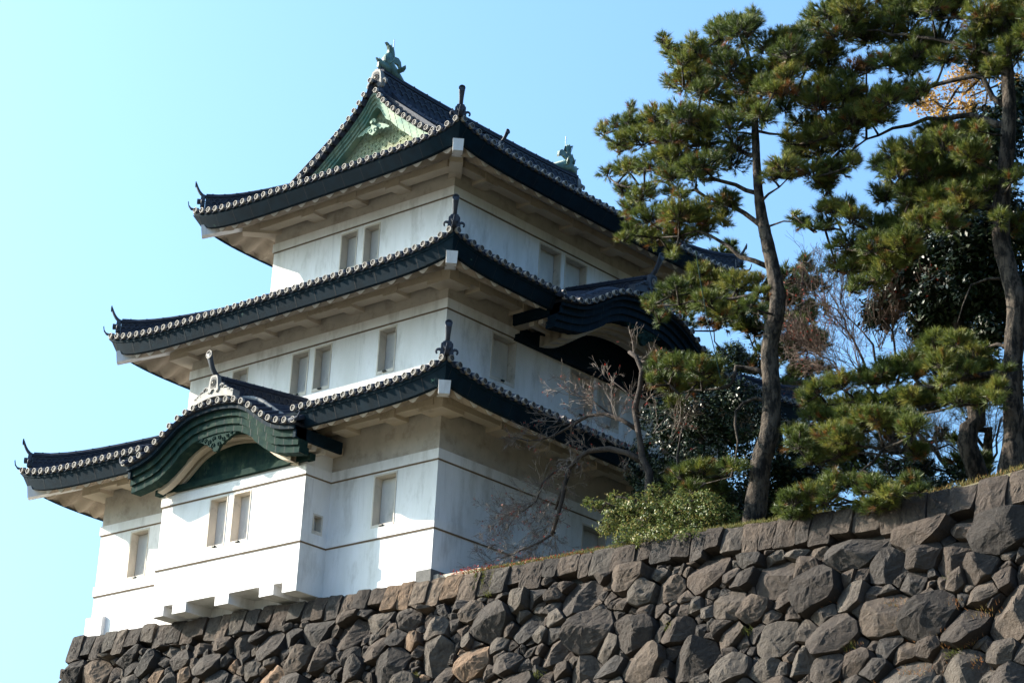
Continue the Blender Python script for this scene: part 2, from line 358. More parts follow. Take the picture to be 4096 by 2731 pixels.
def oni(parent, c, n, sc=1.0, emblem=False, tori=True, pale=False, tori_len=.42, wings=1.0):
    """ridge end tile: arched plate with scroll wings, round boss or flower crest and a tilted horn cylinder above"""
    c = Vector(c); n = Vector(n).normalized(); u = Vector((0, 0, 1)); u = (u - n * u.dot(n)).normalized(); w = u.cross(n)
    mb = MB(); s = sc
    plate = [(-.17, 0), (-.15, .12), (-.125, .26), (-.10, .33), (-.05, .345), (-.035, .37), (.035, .37), (.05, .345), (.10, .33), (.125, .26), (.15, .12), (.17, 0), (.10, -.06), (.03, .02), (-.03, .02), (-.10, -.06)]
    mb.prism([(x * s, y * s) for x, y in plate], c, w, u, n, -.05 * s, .06 * s, 0)
    inner = [(-.085, .05), (-.095, .16), (-.08, .27), (-.04, .305), (.04, .305), (.08, .27), (.095, .16), (.085, .05)]
    mb.prism([(x * s, y * s) for x, y in inner], c, w, u, n, .06 * s, .066 * s, 1)
    for sg in (-1, 1):                # scroll wings
        path = []; rad = []
        for k in range(9):
            q = k / 8; a = PI * (1.25 - 1.55 * q); rr = (.10 - .062 * q) * wings
            path.append(c + (w * sg * (.215 + rr * math.cos(a) * 1.0) + u * (.045 + rr * math.sin(a) * 1.15)) * s); rad.append((.045 - .022 * q) * s)
        path = [c + (w * sg * .12 + u * -.03) * s] + path; rad = [.05 * s] + rad
        mb.smooth = True; mb.tube([p + n * .01 for p in path], rad, 6, True, 0); mb.smooth = False
        mb.tube([c + (w * sg * .14 + u * .10) * s, c + (w * sg * .20 + u * .16) * s], [.04 * s, .015 * s], 6, True, 0)
    if emblem:                        # sixteen-petal flower
        ce = c + u * .17 * s + n * .07 * s
        for i in range(16):
            a = 2 * PI * i / 16; d1 = w * math.cos(a) + u * math.sin(a); d2 = w * -math.sin(a) + u * math.cos(a); r0, r1 = .02 * s, .088 * s
            pts = [ce + d1 * r0, ce + d1 * r1 * .8 - d2 * .0145 * s, ce + d1 * r1 + n * .0, ce + d1 * r1 * .8 + d2 * .0145 * s]
            top = ce + d1 * r1 * .7 + n * .018 * s
            for k in range(4): mb.poly([pts[k], pts[(k + 1) % 4], top], 2)
        mb.tube([ce, ce + n * .02 * s], .02 * s, 8, True, 2)
    else:
        cy = c + u * .17 * s; mb.tube([cy, cy + n * .16 * s], [.078 * s, .085 * s], 12, True, 0); disc(mb, cy + n * .16 * s, n, .088 * s, .012)
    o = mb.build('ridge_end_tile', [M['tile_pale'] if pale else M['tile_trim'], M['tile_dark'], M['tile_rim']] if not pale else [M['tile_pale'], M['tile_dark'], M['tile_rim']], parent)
    if tori:
        m2 = MB(); b0 = c + u * .33 * s - n * .16 * s; K = 9; rows = []
        for k in range(K):
            f = k / (K - 1); p = b0 + (n * (.42 * f ** .8) + u * (tori_len * f ** 2.1)) * s; f2 = (k + .5) / (K - 1)
            t = (n * .42 + u * tori_len * 2.1 * f).normalized(); q = w.cross(t); q = q if q.dot(u) > 0 else -q
            hw_ = (.060 + .032 * max(0, (f - .5) * 2) ** 1.5) * s; th_ = (.062 - .026 * f) * s
            rows.append([p + w * hw_ * math.cos(a_) + q * th_ * math.sin(a_) for a_ in [2 * PI * j / 10 for j in range(10)]])
        m2.smooth = True; ids = m2.grid(rows, True, 0); m2.smooth = False; m2.face(ids[-1], 0); m2.face(ids[0], 0)
        nb_ = len(m2.f)
        pe = b0 + (n * .425 + u * (tori_len - .02)) * s; disc(m2, pe - n * .0, n, .095 * s, .012, bk=.012)
        m2.m = [2 if (m_ == 0 and i >= nb_) else m_ for i, m_ in enumerate(m2.m)]
        m2.build('ridge_horn_tile', [M['tile_trim'], M['tile_dark'], M['tile_rim'] if pale else M['tile_trim']], parent)
    return o

GH = lambda t: .40 * t + .010 * t * t          # roof slope of the two lower roofs
P3 = [(0, 17.05), (.09, 16.97), (.175, 16.72), (.375, 16.457), (.584, 16.21), (.806, 15.99), (1.05, 15.776), (1.295, 15.589), (1.55, 15.39), (1.79, 15.21), (2.04, 15.02), (2.3, 14.846), (2.56, 14.70), (3.2, 14.34), (4.0, 13.92), (4.8, 13.53), (5.63, 13.16)]
def prof3(d):
    d = abs(d)
    for (a, za), (b_, zb) in zip(P3[:-1], P3[1:]):
        if d <= b_: return za + (zb - za) * (d - a) / (b_ - a)
    return P3[-1][1]
HE = 5.628                                     # half width of the top roof over its end tiles
def g3(t): return prof3(HE - t) - P3[-1][1]
def bumpz(s, L_, kg, t=0):                     # undulating gable that lifts the eave, kg = (centre, half width, height)
    if not kg: return 0
    q = abs(s - kg[0]) / kg[1]
    return kg[2] * KPROF(q) if q < 1 else 0
def KPROF(q):
    pts = [(0, 1), (.1, .985), (.2, .955), (.3, .90), (.37, .82), (.44, .72), (.52, .56), (.6, .40), (.68, .25), (.76, .14), (.85, .07), (.93, .03), (1, 0)]
    for (a, za), (b_, zb) in zip(pts[:-1], pts[1:]):
        if q <= b_: return za + (zb - za) * (q - a) / (b_ - a)
    return 0

def roof(k, name, label, gf, tmax, skip):
    """one tiled eave roof on storey k. gf: slope, tmax(side, s) run of a tile row, skip: (side, s0, s1) eave stretch replaced by a curved gable"""
    r = rect(k); S = sides(r); root = empty(name, (0, 0, 0)); root.parent = keep; root['label'] = label
    zd = ZD[k]; mb = MB(); ends = MB(); fas = MB(); sof = MB(); beam = MB()
    def surf(sd, s, t):                        # height of cover tile centre line, t inward from the end tiles
        L_ = sd[3]; c = min(s + OE, L_ + OE - s) 
        return zd + rise(c) * max(0, 1 - t / 2.6) + gf(t)
    for si, sd in enumerate(S):
        L_ = sd[3]; n = round((L_ + 2 * OE - .34) / .3125); ss = [-OE + .17 + i * (L_ + 2 * OE - .34) / n for i in range(n + 1)]
        sdv = Vector((*sd[1], 0)); out = Vector((*sd[2], 0)); inn = -out
        sk = [q[1:] for q in skip if q[0] == si]
        dead = lambda s: any(a < s < b_ for a, b_ in sk)
        for i, s in enumerate(ss):
            tm = tmax(si, s, L_)
            if tm > .2:
                m_ = max(2, int(tm / .42)); ts = [tm * j / m_ for j in range(m_ + 1)]
                if dead(s): ts = [t for t in ts if t > .9] 
                if len(ts) > 1: barrel(mb, [P(sd, s, OE - t, surf(sd, s, t)) for t in ts], sdv)
            if not dead(s): disc(ends, P(sd, s, OE, surf(sd, s, 0)), out)
            if i < n and not dead(s) and not dead(ss[i + 1]):
                lip(mb, P(sd, s + .05, OE - .02, surf(sd, s, 0)), P(sd, ss[i + 1] - .05, OE - .02, surf(sd, ss[i + 1], 0)), inn)
        # under-sheet
        ns = 40
        for i in range(ns):
            a, b_ = -OE + (L_ + 2 * OE) * i / ns, -OE + (L_ + 2 * OE) * (i + 1) / ns; rows = []
            if dead(a) or dead(b_): t0 = .9
            else: t0 = 0
            for j in range(9):
                row = []
                for s in (a, b_):
                    tm = max(tmax(si, s, L_), 0) if not (-OE + .01 < s < L_ + OE - .01) is False else 0
                    t = t0 + (max(tm, t0) - t0) * j / 8; row.append(P(sd, s, OE - .03 - t, surf(sd, s, t) - .055))
                rows.append(row)
            mb.grid(rows, False, 0)
        # fascia, soffit with waved plaster, eave beam
        def runs():
            lo = -1e9; edges = [(-99, 99)]
            if sk: edges = [(-99, sk[0][0] + .25), (sk[0][1] - .25, 99)]
            return edges
        for e0, e1 in runs():
            def col(s, o, z, f): 
                c = min(s + OE, L_ + OE - s); return P(sd, s, o, zd + z + rise(c) * f)
            nn_ = 30; a0 = max(-1.86, e0); a1 = min(L_ + 1.86, e1)
            if a1 <= a0: continue
            FT = 1.84 if k == 2 else 1.76
            F_ = []; nst = max(6, int((a1 - a0) / .3))
            for i in range(nst + 1):
                s = a0 + (a1 - a0) * i / nst
                def cl(o): return min(max(s, -o), L_ + o)
                F_.append([col(cl(1.80), 1.80, -.10, 1), col(cl(1.78), 1.78, -.175, 1), col(cl(FT), FT, -.18, 1), col(cl(1.62), 1.62, -.50, 1), col(cl(1.50), 1.50, -.50, 1)])
            fas.grid(F_, False, 0)
            s = a0 + .3                        # copper sheet seams
            while s < a1 - .2:
                A = [col(s - .006, FT + .008, -.18, 1), col(s + .006, FT + .008, -.18, 1), col(s + .006, 1.628, -.502, 1), col(s - .006, 1.628, -.502, 1)]
                fas.poly(A, 1); s += .78
            w0, w1 = a0 + (.0 if e0 > -50 else .12), a1 - (.0 if e1 < 50 else .12)
            nst = int((w1 - w0) / .045); rows = []
            for i in range(nst + 1):
                s = w0 + (w1 - w0) * i / nst; wv = .078 * math.cos(2 * PI * s / .59); row = []
                def cl(o): return min(max(s, -o), L_ + o)
                row.append(col(cl(1.61), 1.61, -.47, 1)); row.append(col(cl(1.48), 1.48, -.385, .95)); row.append(col(cl(1.44), 1.44, -.385, .93)); row.append(col(cl(1.42), 1.42, -.475 + wv * 1.05, .92))
                for o, dz, am, f in ((1.39, -.483, 1, .92), (1.1, -.33, 1, .7), (.8, -.16, .8, .45), (.45, .06, .6, .25), (.0, .30, .5, .1)):
                    row.append(col(cl(o), o, dz + wv * am, f))
                rows.append(row)
            sof.smooth = True; sof.grid(rows, False, 0); sof.smooth = False
            # beam
            zb = zd - .235
            def bp(s, o, z): 
                c = min(s + .5, L_ + .5 - s); return P(sd, s, o, z + .0)
            q0, q1 = max(-.18, a0), min(L_ + .18, a1)
            beam.hexa([bp(q0, .16, zb), bp(q1, .16, zb), bp(q1, .52, zb), bp(q0, .52, zb), bp(q0, .16, zb + .34), bp(q1, .16, zb + .34), bp(q1, .52, zb + .34), bp(q0, .52, zb + .34)])
            # brackets
            sp = 1.775 if si in (0, 2) else (D - 2 * I[k]) / round((D - 2 * I[k]) / 1.9)
            ce = L_ / 2; m_ = int((L_ / 2 - .9) / sp)
            pos = [ce + sp * j for j in range(-m_, m_ + 1)]
            for s in pos:
                if not q0 < s < q1: continue
                beam.box(*[tuple(x) for x in (lambda A, B: ((min(A.x, B.x), min(A.y, B.y), min(A.z, B.z)), (max(A.x, B.x), max(A.y, B.y), max(A.z, B.z))))(P(sd, s - .26, 0.001, zb - .095), P(sd, s + .26, .56, zb + .2))])
    mb.build('tiled_slope', M['tile'], root); 
    o = ends.build('eave_end_tiles', [M['tile_rim'], M['tile_dark']], root)
    fas.build('fascia_board', [M['copper'], M['tile_dark']], root, recalc=False)
    nc = 9
    sof.m = [0 if (i % 8) == 2 else 1 for i in range(len(sof.f))]  # wave fronts coloured pale as if sky-lit, undersides coloured as shade
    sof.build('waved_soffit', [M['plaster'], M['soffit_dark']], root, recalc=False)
    # corner blocks and diagonal beams
    x0, x1, y0, y1 = r
    for cx, cy, dx, dy in ((x1, y0, 1, -1), (x0, y0, -1, -1), (x1, y1, 1, 1), (x0, y1, -1, 1)):
        zb = zd - .345; e = .42
        if k == 2:
            d_ = Vector((dx, dy, 0)) / math.sqrt(2); w_ = Vector((-d_.y, d_.x, 0)); c_ = Vector((cx, cy, 0))
            beam.hexa([c_ + d_ * l + w_ * x + Vector((0, 0, z)) for z in (zb + .02, zb + .42) for l, x in ((-.2, -.19), (-.2, .19), (1.02, .19), (1.02, -.19))]); continue
        e = .5
        a = (min(cx - dx * .34, cx + dx * e), min(cy - dy * .34, cy + dy * e), zb); b_ = (max(cx - dx * .34, cx + dx * e), max(cy - dy * .34, cy + dy * e), zb + .4)
        beam.box(a, b_)
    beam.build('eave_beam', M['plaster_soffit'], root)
    for cx, cy, dx, dy in ((x1, y0, 1, -1), (x0, y0, -1, -1), (x1, y1, 1, 1), (x0, y1, -1, 1)):
        d = Vector((dx, dy, 0)) / math.sqrt(2); w = Vector((-d.y, d.x, 0)); cb = MB(); c = Vector((cx, cy, 0))
        def q(l, x, z): return c + d * l + w * x + Vector((0, 0, z))
        l0, l1 = .2, 1.60 * math.sqrt(2) + .04; zt0, zt1 = zd + .40, zd - .20
        H_ = .34; W_ = .155
        cb.hexa([q(l0, -W_, zt0 - H_), q(l0, W_, zt0 - H_), q(l1 - .05, W_ * .92, zt1 - H_), q(l1 - .05, -W_ * .92, zt1 - H_), q(l0, -W_, zt0), q(l0, W_, zt0), q(l1, W_, zt1), q(l1, -W_, zt1)])
        cb.build('corner_beam', M['plaster'], root)
        # hip ridge with its end tiles
        run = 3.0 if k < 2 else 2.35
        pts = []; hts = []
        for j in range(9):
            t = .28 + (run - .28) * j / 8; z = zd + .36 * math.exp(-t / .95) * max(0, 1 - t / 2.6) + gf(t) + .02
            z += .06 * math.exp(-(t - .28) / .4)
            pts.append(Vector((cx + dx * (OE - t), cy + dy * (OE - t), z))); hts.append(.40)
        ridge('hip_ridge', root, pts, hts)
        e = Vector((dx, dy, 0)).normalized(); c0 = Vector((cx + dx * (OE - .26), cy + dy * (OE - .26), pts[0].z + .03))
        oni(root, c0 + e * .06, e, 1.02)
        m2 = MB(); tip = Vector((cx + dx * (OE - .05), cy + dy * (OE - .05), zd + .30))
        m2.smooth = True; m2.tube([tip - e * .30 + Vector((0, 0, .02)), tip - e * .08], .08, 10); m2.smooth = False; disc(m2, tip - e * .08, e, .088, .02)
        wv_ = Vector((-e.y, e.x, 0)); rows = []
        for k_, (a_, b2, hw_) in enumerate(((-.12, .07, .07), (.02, .04, .07), (.12, .07, .06), (.19, .16, .045), (.22, .30, .02))):
            p_ = tip + e * a_ + Vector((0, 0, b2)); rows.append([p_ - wv_ * hw_, p_ + wv_ * hw_, p_ + wv_ * hw_ + e * -.02 + Vector((0, 0, .035)), p_ - wv_ * hw_ + e * -.02 + Vector((0, 0, .035))])
        m2.grid(rows, True, 0)
        m2.build('corner_end_tile', [M['tile'], M['tile_dark']], root)
    return root
def tm_low(run):
    def f(si, s, L_): return min(s + OE, L_ + OE - s, run)
    return f
KA = (BX0 + BX1) / 2 + W                       # centre of front curved gable along side 0
roof(0, 'lower_roof', 'lowest roof, carrying the curved gable over the bay', GH, tm_low(I[1] + OE), [(0, KA - 3.0, KA + 3.0)])
roof(1, 'middle_roof', 'middle roof between second and top storeys', GH, tm_low(I[2] - I[1] + OE), [(1, YC - I[1] - 3.7, YC - I[1] + 3.7)])
YV = 2.9                                       # plane of the verge of the top gable
def tm_top(si, s, L_):
    c = min(s + OE, L_ + OE - s)
    if si in (0, 2): return min(c, 2.75)
    yy = s + I[2] if si == 1 else D - I[2] - s
    if yy < YV + .0 or yy > D - YV: return c
    return HE - .12
top = roof(2, 'top_roof', 'top hip-and-gable roof with bronze fish on its ridge', g3, tm_top, [])

# ------------------------------------------------------------------ top gables (front and back), main ridge, fish
def gable(parent, y0, sg):
    g = MB(); e = MB()
    n = Vector((0, -sg, 0)); X = Vector((1, 0, 0))
    drs = [.02, .175 + .08, .375 + .06, .62, .83, 1.07, 1.31, 1.56, 1.80, 2.04, 2.29, 2.55, 2.81, 3.1, 3.4, 3.7]
    for s_ in (-1, 1):
        for i, d in enumerate(drs):
            if i == 0 and s_ > 0: continue
            z = prof3(d) + .02; c = Vector((XC + s_ * d, y0, z)); disc(e, c, n)
            barrel(g, [c + Vector((0, sg * t, .01 * t)) for t in (0, .25, .55)], X)
            if i < len(drs) - 1:
                d2 = drs[i + 1]; lip(g, c + X * s_ * .04 + Vector((0, sg * .02, 0)), Vector((XC + s_ * (d2 - .04), y0 + sg * .02, prof3(d2) + .02)), Vector((0, sg, 0)))
        # descending ridge set in from the verge
        pts = [Vector((XC + s_ * d, y0 + sg * .72, prof3(d) + .05)) for d in (.35, .8, 1.3, 1.9, 2.5, 3.2, 3.9, 4.5, 4.85)]
        ridge('descending_ridge', parent, pts, .30, pattern=False)
        oni(parent, pts[-1] + Vector((s_ * .08, 0, .02)), (s_, 0, 0), .85, tori_len=.36)
    g.merge(e, 1); g.build('verge_tiles', [M['tile'], M['tile_rim'], M['tile_dark']], parent)
    # stepped copper barge boards
    b_ = MB()
    st = [(.20, .10, .18), (.24, .175, .26), (.30, .25, .36), (.35, .35, .45)]   # inset from verge, top and bottom offset below the tiles
    for s_ in (-1, 1):
        for ins, tp, bt in st:
            rows = []
            for j in range(26):
                d = .0 + 3.9 * j / 25; z = prof3(max(d, .12)); sl = 1.35 if d < .6 else 1.15
                rows.append([Vector((XC + s_ * d, y0 + sg * (ins + .2), z - tp * sl)), Vector((XC + s_ * d, y0 + sg * ins, z - tp * sl)), Vector((XC + s_ * d, y0 + sg * ins, z - bt * sl)), Vector((XC + s_ * d, y0 + sg * (ins + .3), z - bt * sl))])
            b_.grid(rows, False, 0)
        for j in range(1, 13):
            d = .32 * j; z = prof3(d)
            for ins, tp, bt in st:
                a = y0 + sg * (ins - .003); b_.poly([(XC + s_ * (d - .006), a, z - tp * 1.15), (XC + s_ * (d + .006), a, z - tp * 1.15), (XC + s_ * (d + .01), a, z - bt * 1.17), (XC + s_ * (d - .004), a, z - bt * 1.17)], 1)
    b_.build('barge_board', [M['copper_pale'], M['copper']], parent, recalc=False)
    # scale-patterned copper panel
    p = MB(); yb = y0 + sg * .64
    rows = [[Vector((XC + (-3.6 + 7.2 * i / 40), yb, 13.9)), Vector((XC + (-3.6 + 7.2 * i / 40), yb, prof3(-3.6 + 7.2 * i / 40) - .28))] for i in range(41)]
    p.grid(rows, False, 0)
    r_ = .15; z = 14.0; row = 0
    while z < 16.3:
        x = -3.0 + (r_ if row % 2 else 0)
        while x < 3.0:
            if z + r_ < prof3(x) - .36:
                for q, rr in enumerate((1, .72, .44)):
                    pr = None
                    for k in range(7):
                        a = PI * k / 6; e_ = Vector((math.cos(a), 0, math.sin(a))); c = Vector((XC + x, yb, z))
                        cur = (c + e_ * r_ * rr + n * .0, c + e_ * r_ * rr + n * .05, c + e_ * r_ * (rr - .15) + n * .05, c + e_ * r_ * (rr - .17))
                        if pr:
                            for m_ in range(3): p.poly([pr[m_], cur[m_], cur[m_ + 1], pr[m_ + 1]], 0)
                        pr = cur
            x += 2 * r_
        z += r_ * .82; row += 1
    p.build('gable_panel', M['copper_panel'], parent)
    # pendant under the apex
    q = MB(); c = Vector((XC - .02, y0 + sg * .34, 15.55)); w = Vector((1, 0, 0)); u = Vector((0, 0, 1))
    shp = [(0, -.24), (.06, -.20), (.13, -.17), (.18, -.08), (.16, .02), (.09, .05), (.06, .12), (.10, .22), (.07, .30), (0, .33)]
    q.prism(shp + [(-x, y) for x, y in reversed(shp[1:-1])], c, w, u, n, -.04, .07, 0)
    for s_ in (-1, 1):
        wing = [(0, .10), (.10, .12), (.24, .12), (.40, .06), (.56, -.02), (.68, -.10), (.62, -.14), (.52, -.10), (.44, -.14), (.36, -.06), (.28, -.09), (.20, 0), (.10, -.02)]
        q.prism([(x * s_, y) for x, y in wing], c, w, u, n, -.03, .035, 0)
        q.smooth = True; q.tube([c + (w * s_ * (.10 + .055 * math.cos(a)) + u * (-.07 + .055 * math.sin(a))) + n * .07 for a in [k * .7 for k in range(8)]], [.022] * 8, 5); q.smooth = False
    q.tube([c + u * .16, c + u * .16 + n * .16], [.06, .05], 8, True, 0)
    q.build('gable_pendant', M['copper_pale'], parent)
gable(top, YV, 1); gable(top, D - YV, -1)
pts = []
for j in range(17):
    y = 3.25 + (D - 6.5) * j / 16; q = abs(2 * j / 16 - 1); pts.append(Vector((XC, y, 16.78 + .12 * q ** 3)))
ridge('main_ridge', top, pts, .66, wd=.34, cap=.12)
for y, n in ((3.2, -1), (D - 3.2, 1)): oni(top, (XC, y, 16.95), (0, n, 0), 1.55, emblem=True, tori=False, pale=True, wings=.8)

def fish(parent, y0, sg):
    """bronze roof fish: head on the ridge, body arching up to a forked tail"""
    f = MB(); X = Vector((1, 0, 0))
    def q(y, z, x=0): return Vector((XC + x, y0 + sg * (y - 3.2), z))
    body = [(4.30, 17.50), (4.05, 17.58), (3.85, 17.66), (3.66, 17.76), (3.55, 17.90), (3.50, 18.02), (3.54, 18.13), (3.60, 18.22), (3.66, 18.30)]
    f.smooth = True; f.tube([q(*p) for p in body], [.08, .15, .19, .21, .19, .15, .12, .09, .05], 10); 
    f.tube([q(3.62, 17.7), q(3.42, 17.72), q(3.28, 17.78), q(3.20, 17.90)], [.18, .17, .12, .05], 8)
    f.smooth = False
    def fin(pts, th=.05, m=0):
        pts = [(p[0] - 3.2, p[1]) for p in pts]
        f.prism(pts, (XC, y0, 0), (0, sg, 0), (0, 0, 1), X, -th, th, m)
    fin([(3.41, 18.58), (3.49, 18.57), (3.57, 18.52), (3.60, 18.58), (3.68, 18.49), (3.70, 18.54), (3.76, 18.43), (3.79, 18.33), (3.74, 18.22), (3.72, 18.04), (3.58, 18.08), (3.52, 18.20), (3.55, 18.38), (3.49, 18.50)], .05)
    fin([(3.70, 18.17), (3.84, 18.24), (3.98, 18.25), (4.09, 18.16), (4.13, 18.0), (4.11, 17.93), (4.0, 18.03), (3.88, 18.05), (3.78, 18.01), (3.68, 17.98)], .045)
    fin([(3.06, 17.90), (3.14, 17.89), (3.24, 17.83), (3.27, 17.75), (3.24, 17.6), (3.15, 17.62), (3.15, 17.79)], .035)
    f.tube([q(3.42, 17.86, .07), q(3.38, 17.98, .09), q(3.35, 18.09, .11)], [.04, .03, .012], 6); f.tube([q(3.38, 17.84, -.07), q(3.33, 17.94, -.09), q(3.29, 18.02, -.11)], [.04, .03, .012], 6)
    f.tube([q(3.50, 17.84, .19), q(3.58, 17.95, .24), q(3.62, 18.05, .22), q(3.63, 18.16, .2)], [.03, .028, .02, .01], 6)
    for i in range(12):               # spiny crest along the back
        a = i / 11; y = 3.84 + .5 * a; z = 17.82 - .30 * a
        f.prism([(y - 3.2 - .03, z), (y - 3.2 + .03, z), (y - 3.2 + .02, z + .085)], (XC, y0, 0), (0, sg, 0), (0, 0, 1), X, -.02, .02)
    for s_ in (-1, 1):                # side fins
        P0 = q(3.75, 17.72, s_ * .15); A = [P0, q(3.85, 17.80, s_ * .30), q(3.98, 17.92, s_ * .36), q(4.02, 17.84, s_ * .34), q(4.00, 17.74, s_ * .28), q(3.9, 17.66, s_ * .17)]
        f.poly(A); f.poly([p_ + Vector((s_ * .02, 0, -.025)) for p_ in A]); f.grid([A + A[:1], [p_ + Vector((s_ * .02, 0, -.025)) for p_ in A + A[:1]]])
    for i in range(5):                # ridges of the tail fin
        a = i / 5; f.tube([q(3.60 + .03 * a, 18.05, .052), q(3.56 + .12 * a, 18.25, .056), q(3.46 + .26 * a, 18.52 - .05 * a, .052)], .012, 4, True, 0)
    o = f.build('roof_fish', M['bronze'], parent)
    r_ = MB(); r_.tube([q(3.82, 18.05), q(3.80, 18.30), q(3.77, 18.45)], [.05, .035, .02], 6, True, 1); r_.tube([q(3.77, 18.43), q(3.765, 18.82)], [.014, .016], 6, True, 0)
    r_.build('lightning_rod', [M['steel'], M['copper_green']], parent)
fish(top, 3.2, 1); fish(top, D - 3.2, -1)

# ------------------------------------------------------------------ curved gables
def kara(label, org, ex, out, hw, zb, H, yp, depth, front=True):
    """undulating gable. org: wall point under its centre, ex along the wall, out outward, yp: distance of its end tiles from the wall"""
    root = empty('curved_gable', (0, 0, 0)); root.parent = keep; root['label'] = label
    org = Vector(org); ex = Vector(ex); out = Vector(out); u = Vector((0, 0, 1))
    def zf(s): return zb + H * KPROF(min(1, abs(s) / hw))
    def q(s, o, z): return org + ex * s + out * o + u * (z - org.z)
    # points at equal arc length
    N_ = 400; ar = [0]; 
    for i in range(N_):
        a, b_ = -hw + 2 * hw * i / N_, -hw + 2 * hw * (i + 1) / N_; ar.append(ar[-1] + math.hypot(b_ - a, zf(b_) - zf(a)))
    n = round(ar[-1] / .335); sp = []
    for j in range(n + 1):
        L_ = ar[-1] * j / n
        i = min(range(len(ar)), key=lambda k: abs(ar[k] - L_)); sp.append(-hw + 2 * hw * i / N_)
    tl = MB(); en = MB(); rise_ = lambda o: .10 * (yp - o) * 1.0
    for j, s in enumerate(sp):
        c = q(s, yp, zf(s)); disc(en, c, out)
        dz = (zf(s + .02) - zf(s - .02)) / .04; sdv = (ex + u * dz).normalized()
        ring_side = sdv; pts = []
        flare = .0
        for t in (0, .3, .6, 1.0, 1.5, 2.1, 2.7):
            if t > depth: break
            pts.append(q(s * (1 - .0 * t), yp - t, zf(s) + .10 * t + (GH(t) * .85 * (1 - KPROF(min(1, abs(s) / hw))) )))
        rows = []
        for i, p in enumerate(pts):
            tt = (pts[min(i + 1, len(pts) - 1)] - pts[max(i - 1, 0)]).normalized(); nn = sdv.cross(tt); nn = nn if nn.z > 0 else -nn
            rows.append([p + (sdv * math.cos(a) + nn * math.sin(a)) * .082 for a in [PI * (-.2 + 1.4 * k / 6) for k in range(7)]])
        tl.smooth = True; tl.grid(rows, False, 0); tl.smooth = False
        if j < len(sp) - 1:
            s2 = sp[j + 1]; lip(tl, q(s, yp - .02, zf(s)), q(s2, yp - .02, zf(s2)), -out, .035)
    rows = []
    for i in range(61):
        s = -hw + 2 * hw * i / 60; rows.append([q(s, yp - t, zf(s) - .05 + .10 * t + GH(t) * .85 * (1 - KPROF(min(1, abs(s) / hw)))) for t in (0, .5, 1.0, 1.7, 2.7)])
    tl.grid(rows, False, 0)
    # pale rounded tile band following the curve just behind the front row
    band = MB(); k0 = .62
    bp_ = [q(s, yp - .62, zf(s) + .13 + .06) for s in [hw * (-.97 + 1.94 * i / 44) for i in range(45)]]
    band.smooth = True; band.tube(bp_, .085, 8, True, 0); band.smooth = False
    for a, b_ in zip(bp_[::2], bp_[1::2]): band.tube([a.lerp(b_, .4), a.lerp(b_, .5)], .092, 8, True, 0)
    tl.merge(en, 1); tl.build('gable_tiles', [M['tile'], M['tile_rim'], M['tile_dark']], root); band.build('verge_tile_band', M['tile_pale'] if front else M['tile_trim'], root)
    # stepped copper board
    bd = MB(); hh = hw - .04
    steps = [(.10, .12, .22, 0), (.22, .12, .40, 1), (.29, .40, .60, 1), (.35, .60, .80, 1)]
    for ins, tp, bt, mm in steps:
        rows = []
        for i in range(65):
            s = -hh + 2 * hh * i / 64; sl = math.hypot(1, (zf(s + .03) - zf(s - .03)) / .06); sl = 1 + (sl - 1) * .8
            rows.append([q(s, yp - ins - .35, zf(s) - tp * sl), q(s, yp - ins, zf(s) - tp * sl), q(s, yp - ins, zf(s) - bt * sl), q(s, yp - ins - .35, zf(s) - bt * sl)])
        bd.grid(rows, False, mm)
    for i in range(-9, 10):
        s = hh * i / 9.6
        for ins, tp, bt, mm in steps:
            o_ = yp - ins + .004; sl = 1 + (math.hypot(1, (zf(s + .03) - zf(s - .03)) / .06) - 1) * .8
            bd.poly([q(s - .006, o_, zf(s) - tp * sl), q(s + .006, o_, zf(s) - tp * sl), q(s + .006, o_, zf(s) - bt * sl), q(s - .006, o_, zf(s) - bt * sl)], 2)
    for s_ in (-1, 1):                # board ends and returns along the eave
        for ins, tp, bt, mm in steps:
            s = s_ * hh; bd.poly([q(s, yp - ins, zf(s) - tp), q(s, yp - ins - .35, zf(s) - tp), q(s, yp - ins - .35, zf(s) - bt), q(s, yp - ins, zf(s) - bt)], mm)
        a, b_ = sorted((s_ * (hh - .10), s_ * hh))
        bd.hexa([q(a, .16, zb - .42), q(b_, .16, zb - .42), q(b_, yp - .17, zb - .42), q(a, yp - .17, zb - .42), q(a, .16, zb - .10), q(b_, .16, zb - .10), q(b_, yp - .17, zb - .10), q(a, yp - .17, zb - .10)], 0)
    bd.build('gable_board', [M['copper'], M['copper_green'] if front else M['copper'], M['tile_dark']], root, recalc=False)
    # plastered ribs of the vault, brackets at both ends
    rb = MB()
    for q0, dp in ((.72, 0), (1.02, .05), (1.32, .10)):
        rows = []
        for i in range(33):
            s = (hw - .75) * (-1 + 2 * i / 32); z = zf(s * 1.12) - .86 - dp
            rows.append([q(s, yp - q0, z + .35), q(s, yp - q0, z), q(s, yp - q0 - .2, z - .02), q(s, yp - q0 - .2, z + .33)])
        rb.smooth = False; rb.grid(rows, False, 0)
    for s_ in (-1, 1):
        for j in range(3):
            a, b_ = sorted((s_ * (hw - 1.1), s_ * (hw - .14))); o1 = yp - .55 - .34 * j
            rb.hexa([q(a, o1 - .17, zb - .55), q(b_, o1 - .17, zb - .55), q(b_, o1, zb - .55), q(a, o1, zb - .55), q(a, o1 - .17, zb - .3), q(b_, o1 - .17, zb - .3), q(b_, o1, zb - .3), q(a, o1, zb - .3)])
        a, b_ = sorted((s_ * (hw - .5), s_ * (hw - .12)))
        rb.hexa([q(a, .05, zb - .42), q(b_, .05, zb - .42), q(b_, yp - .3, zb - .42), q(a, yp - .3, zb - .42), q(a, .05, zb - .2), q(b_, .05, zb - .2), q(b_, yp - .3, zb - .2), q(a, yp - .3, zb - .2)])
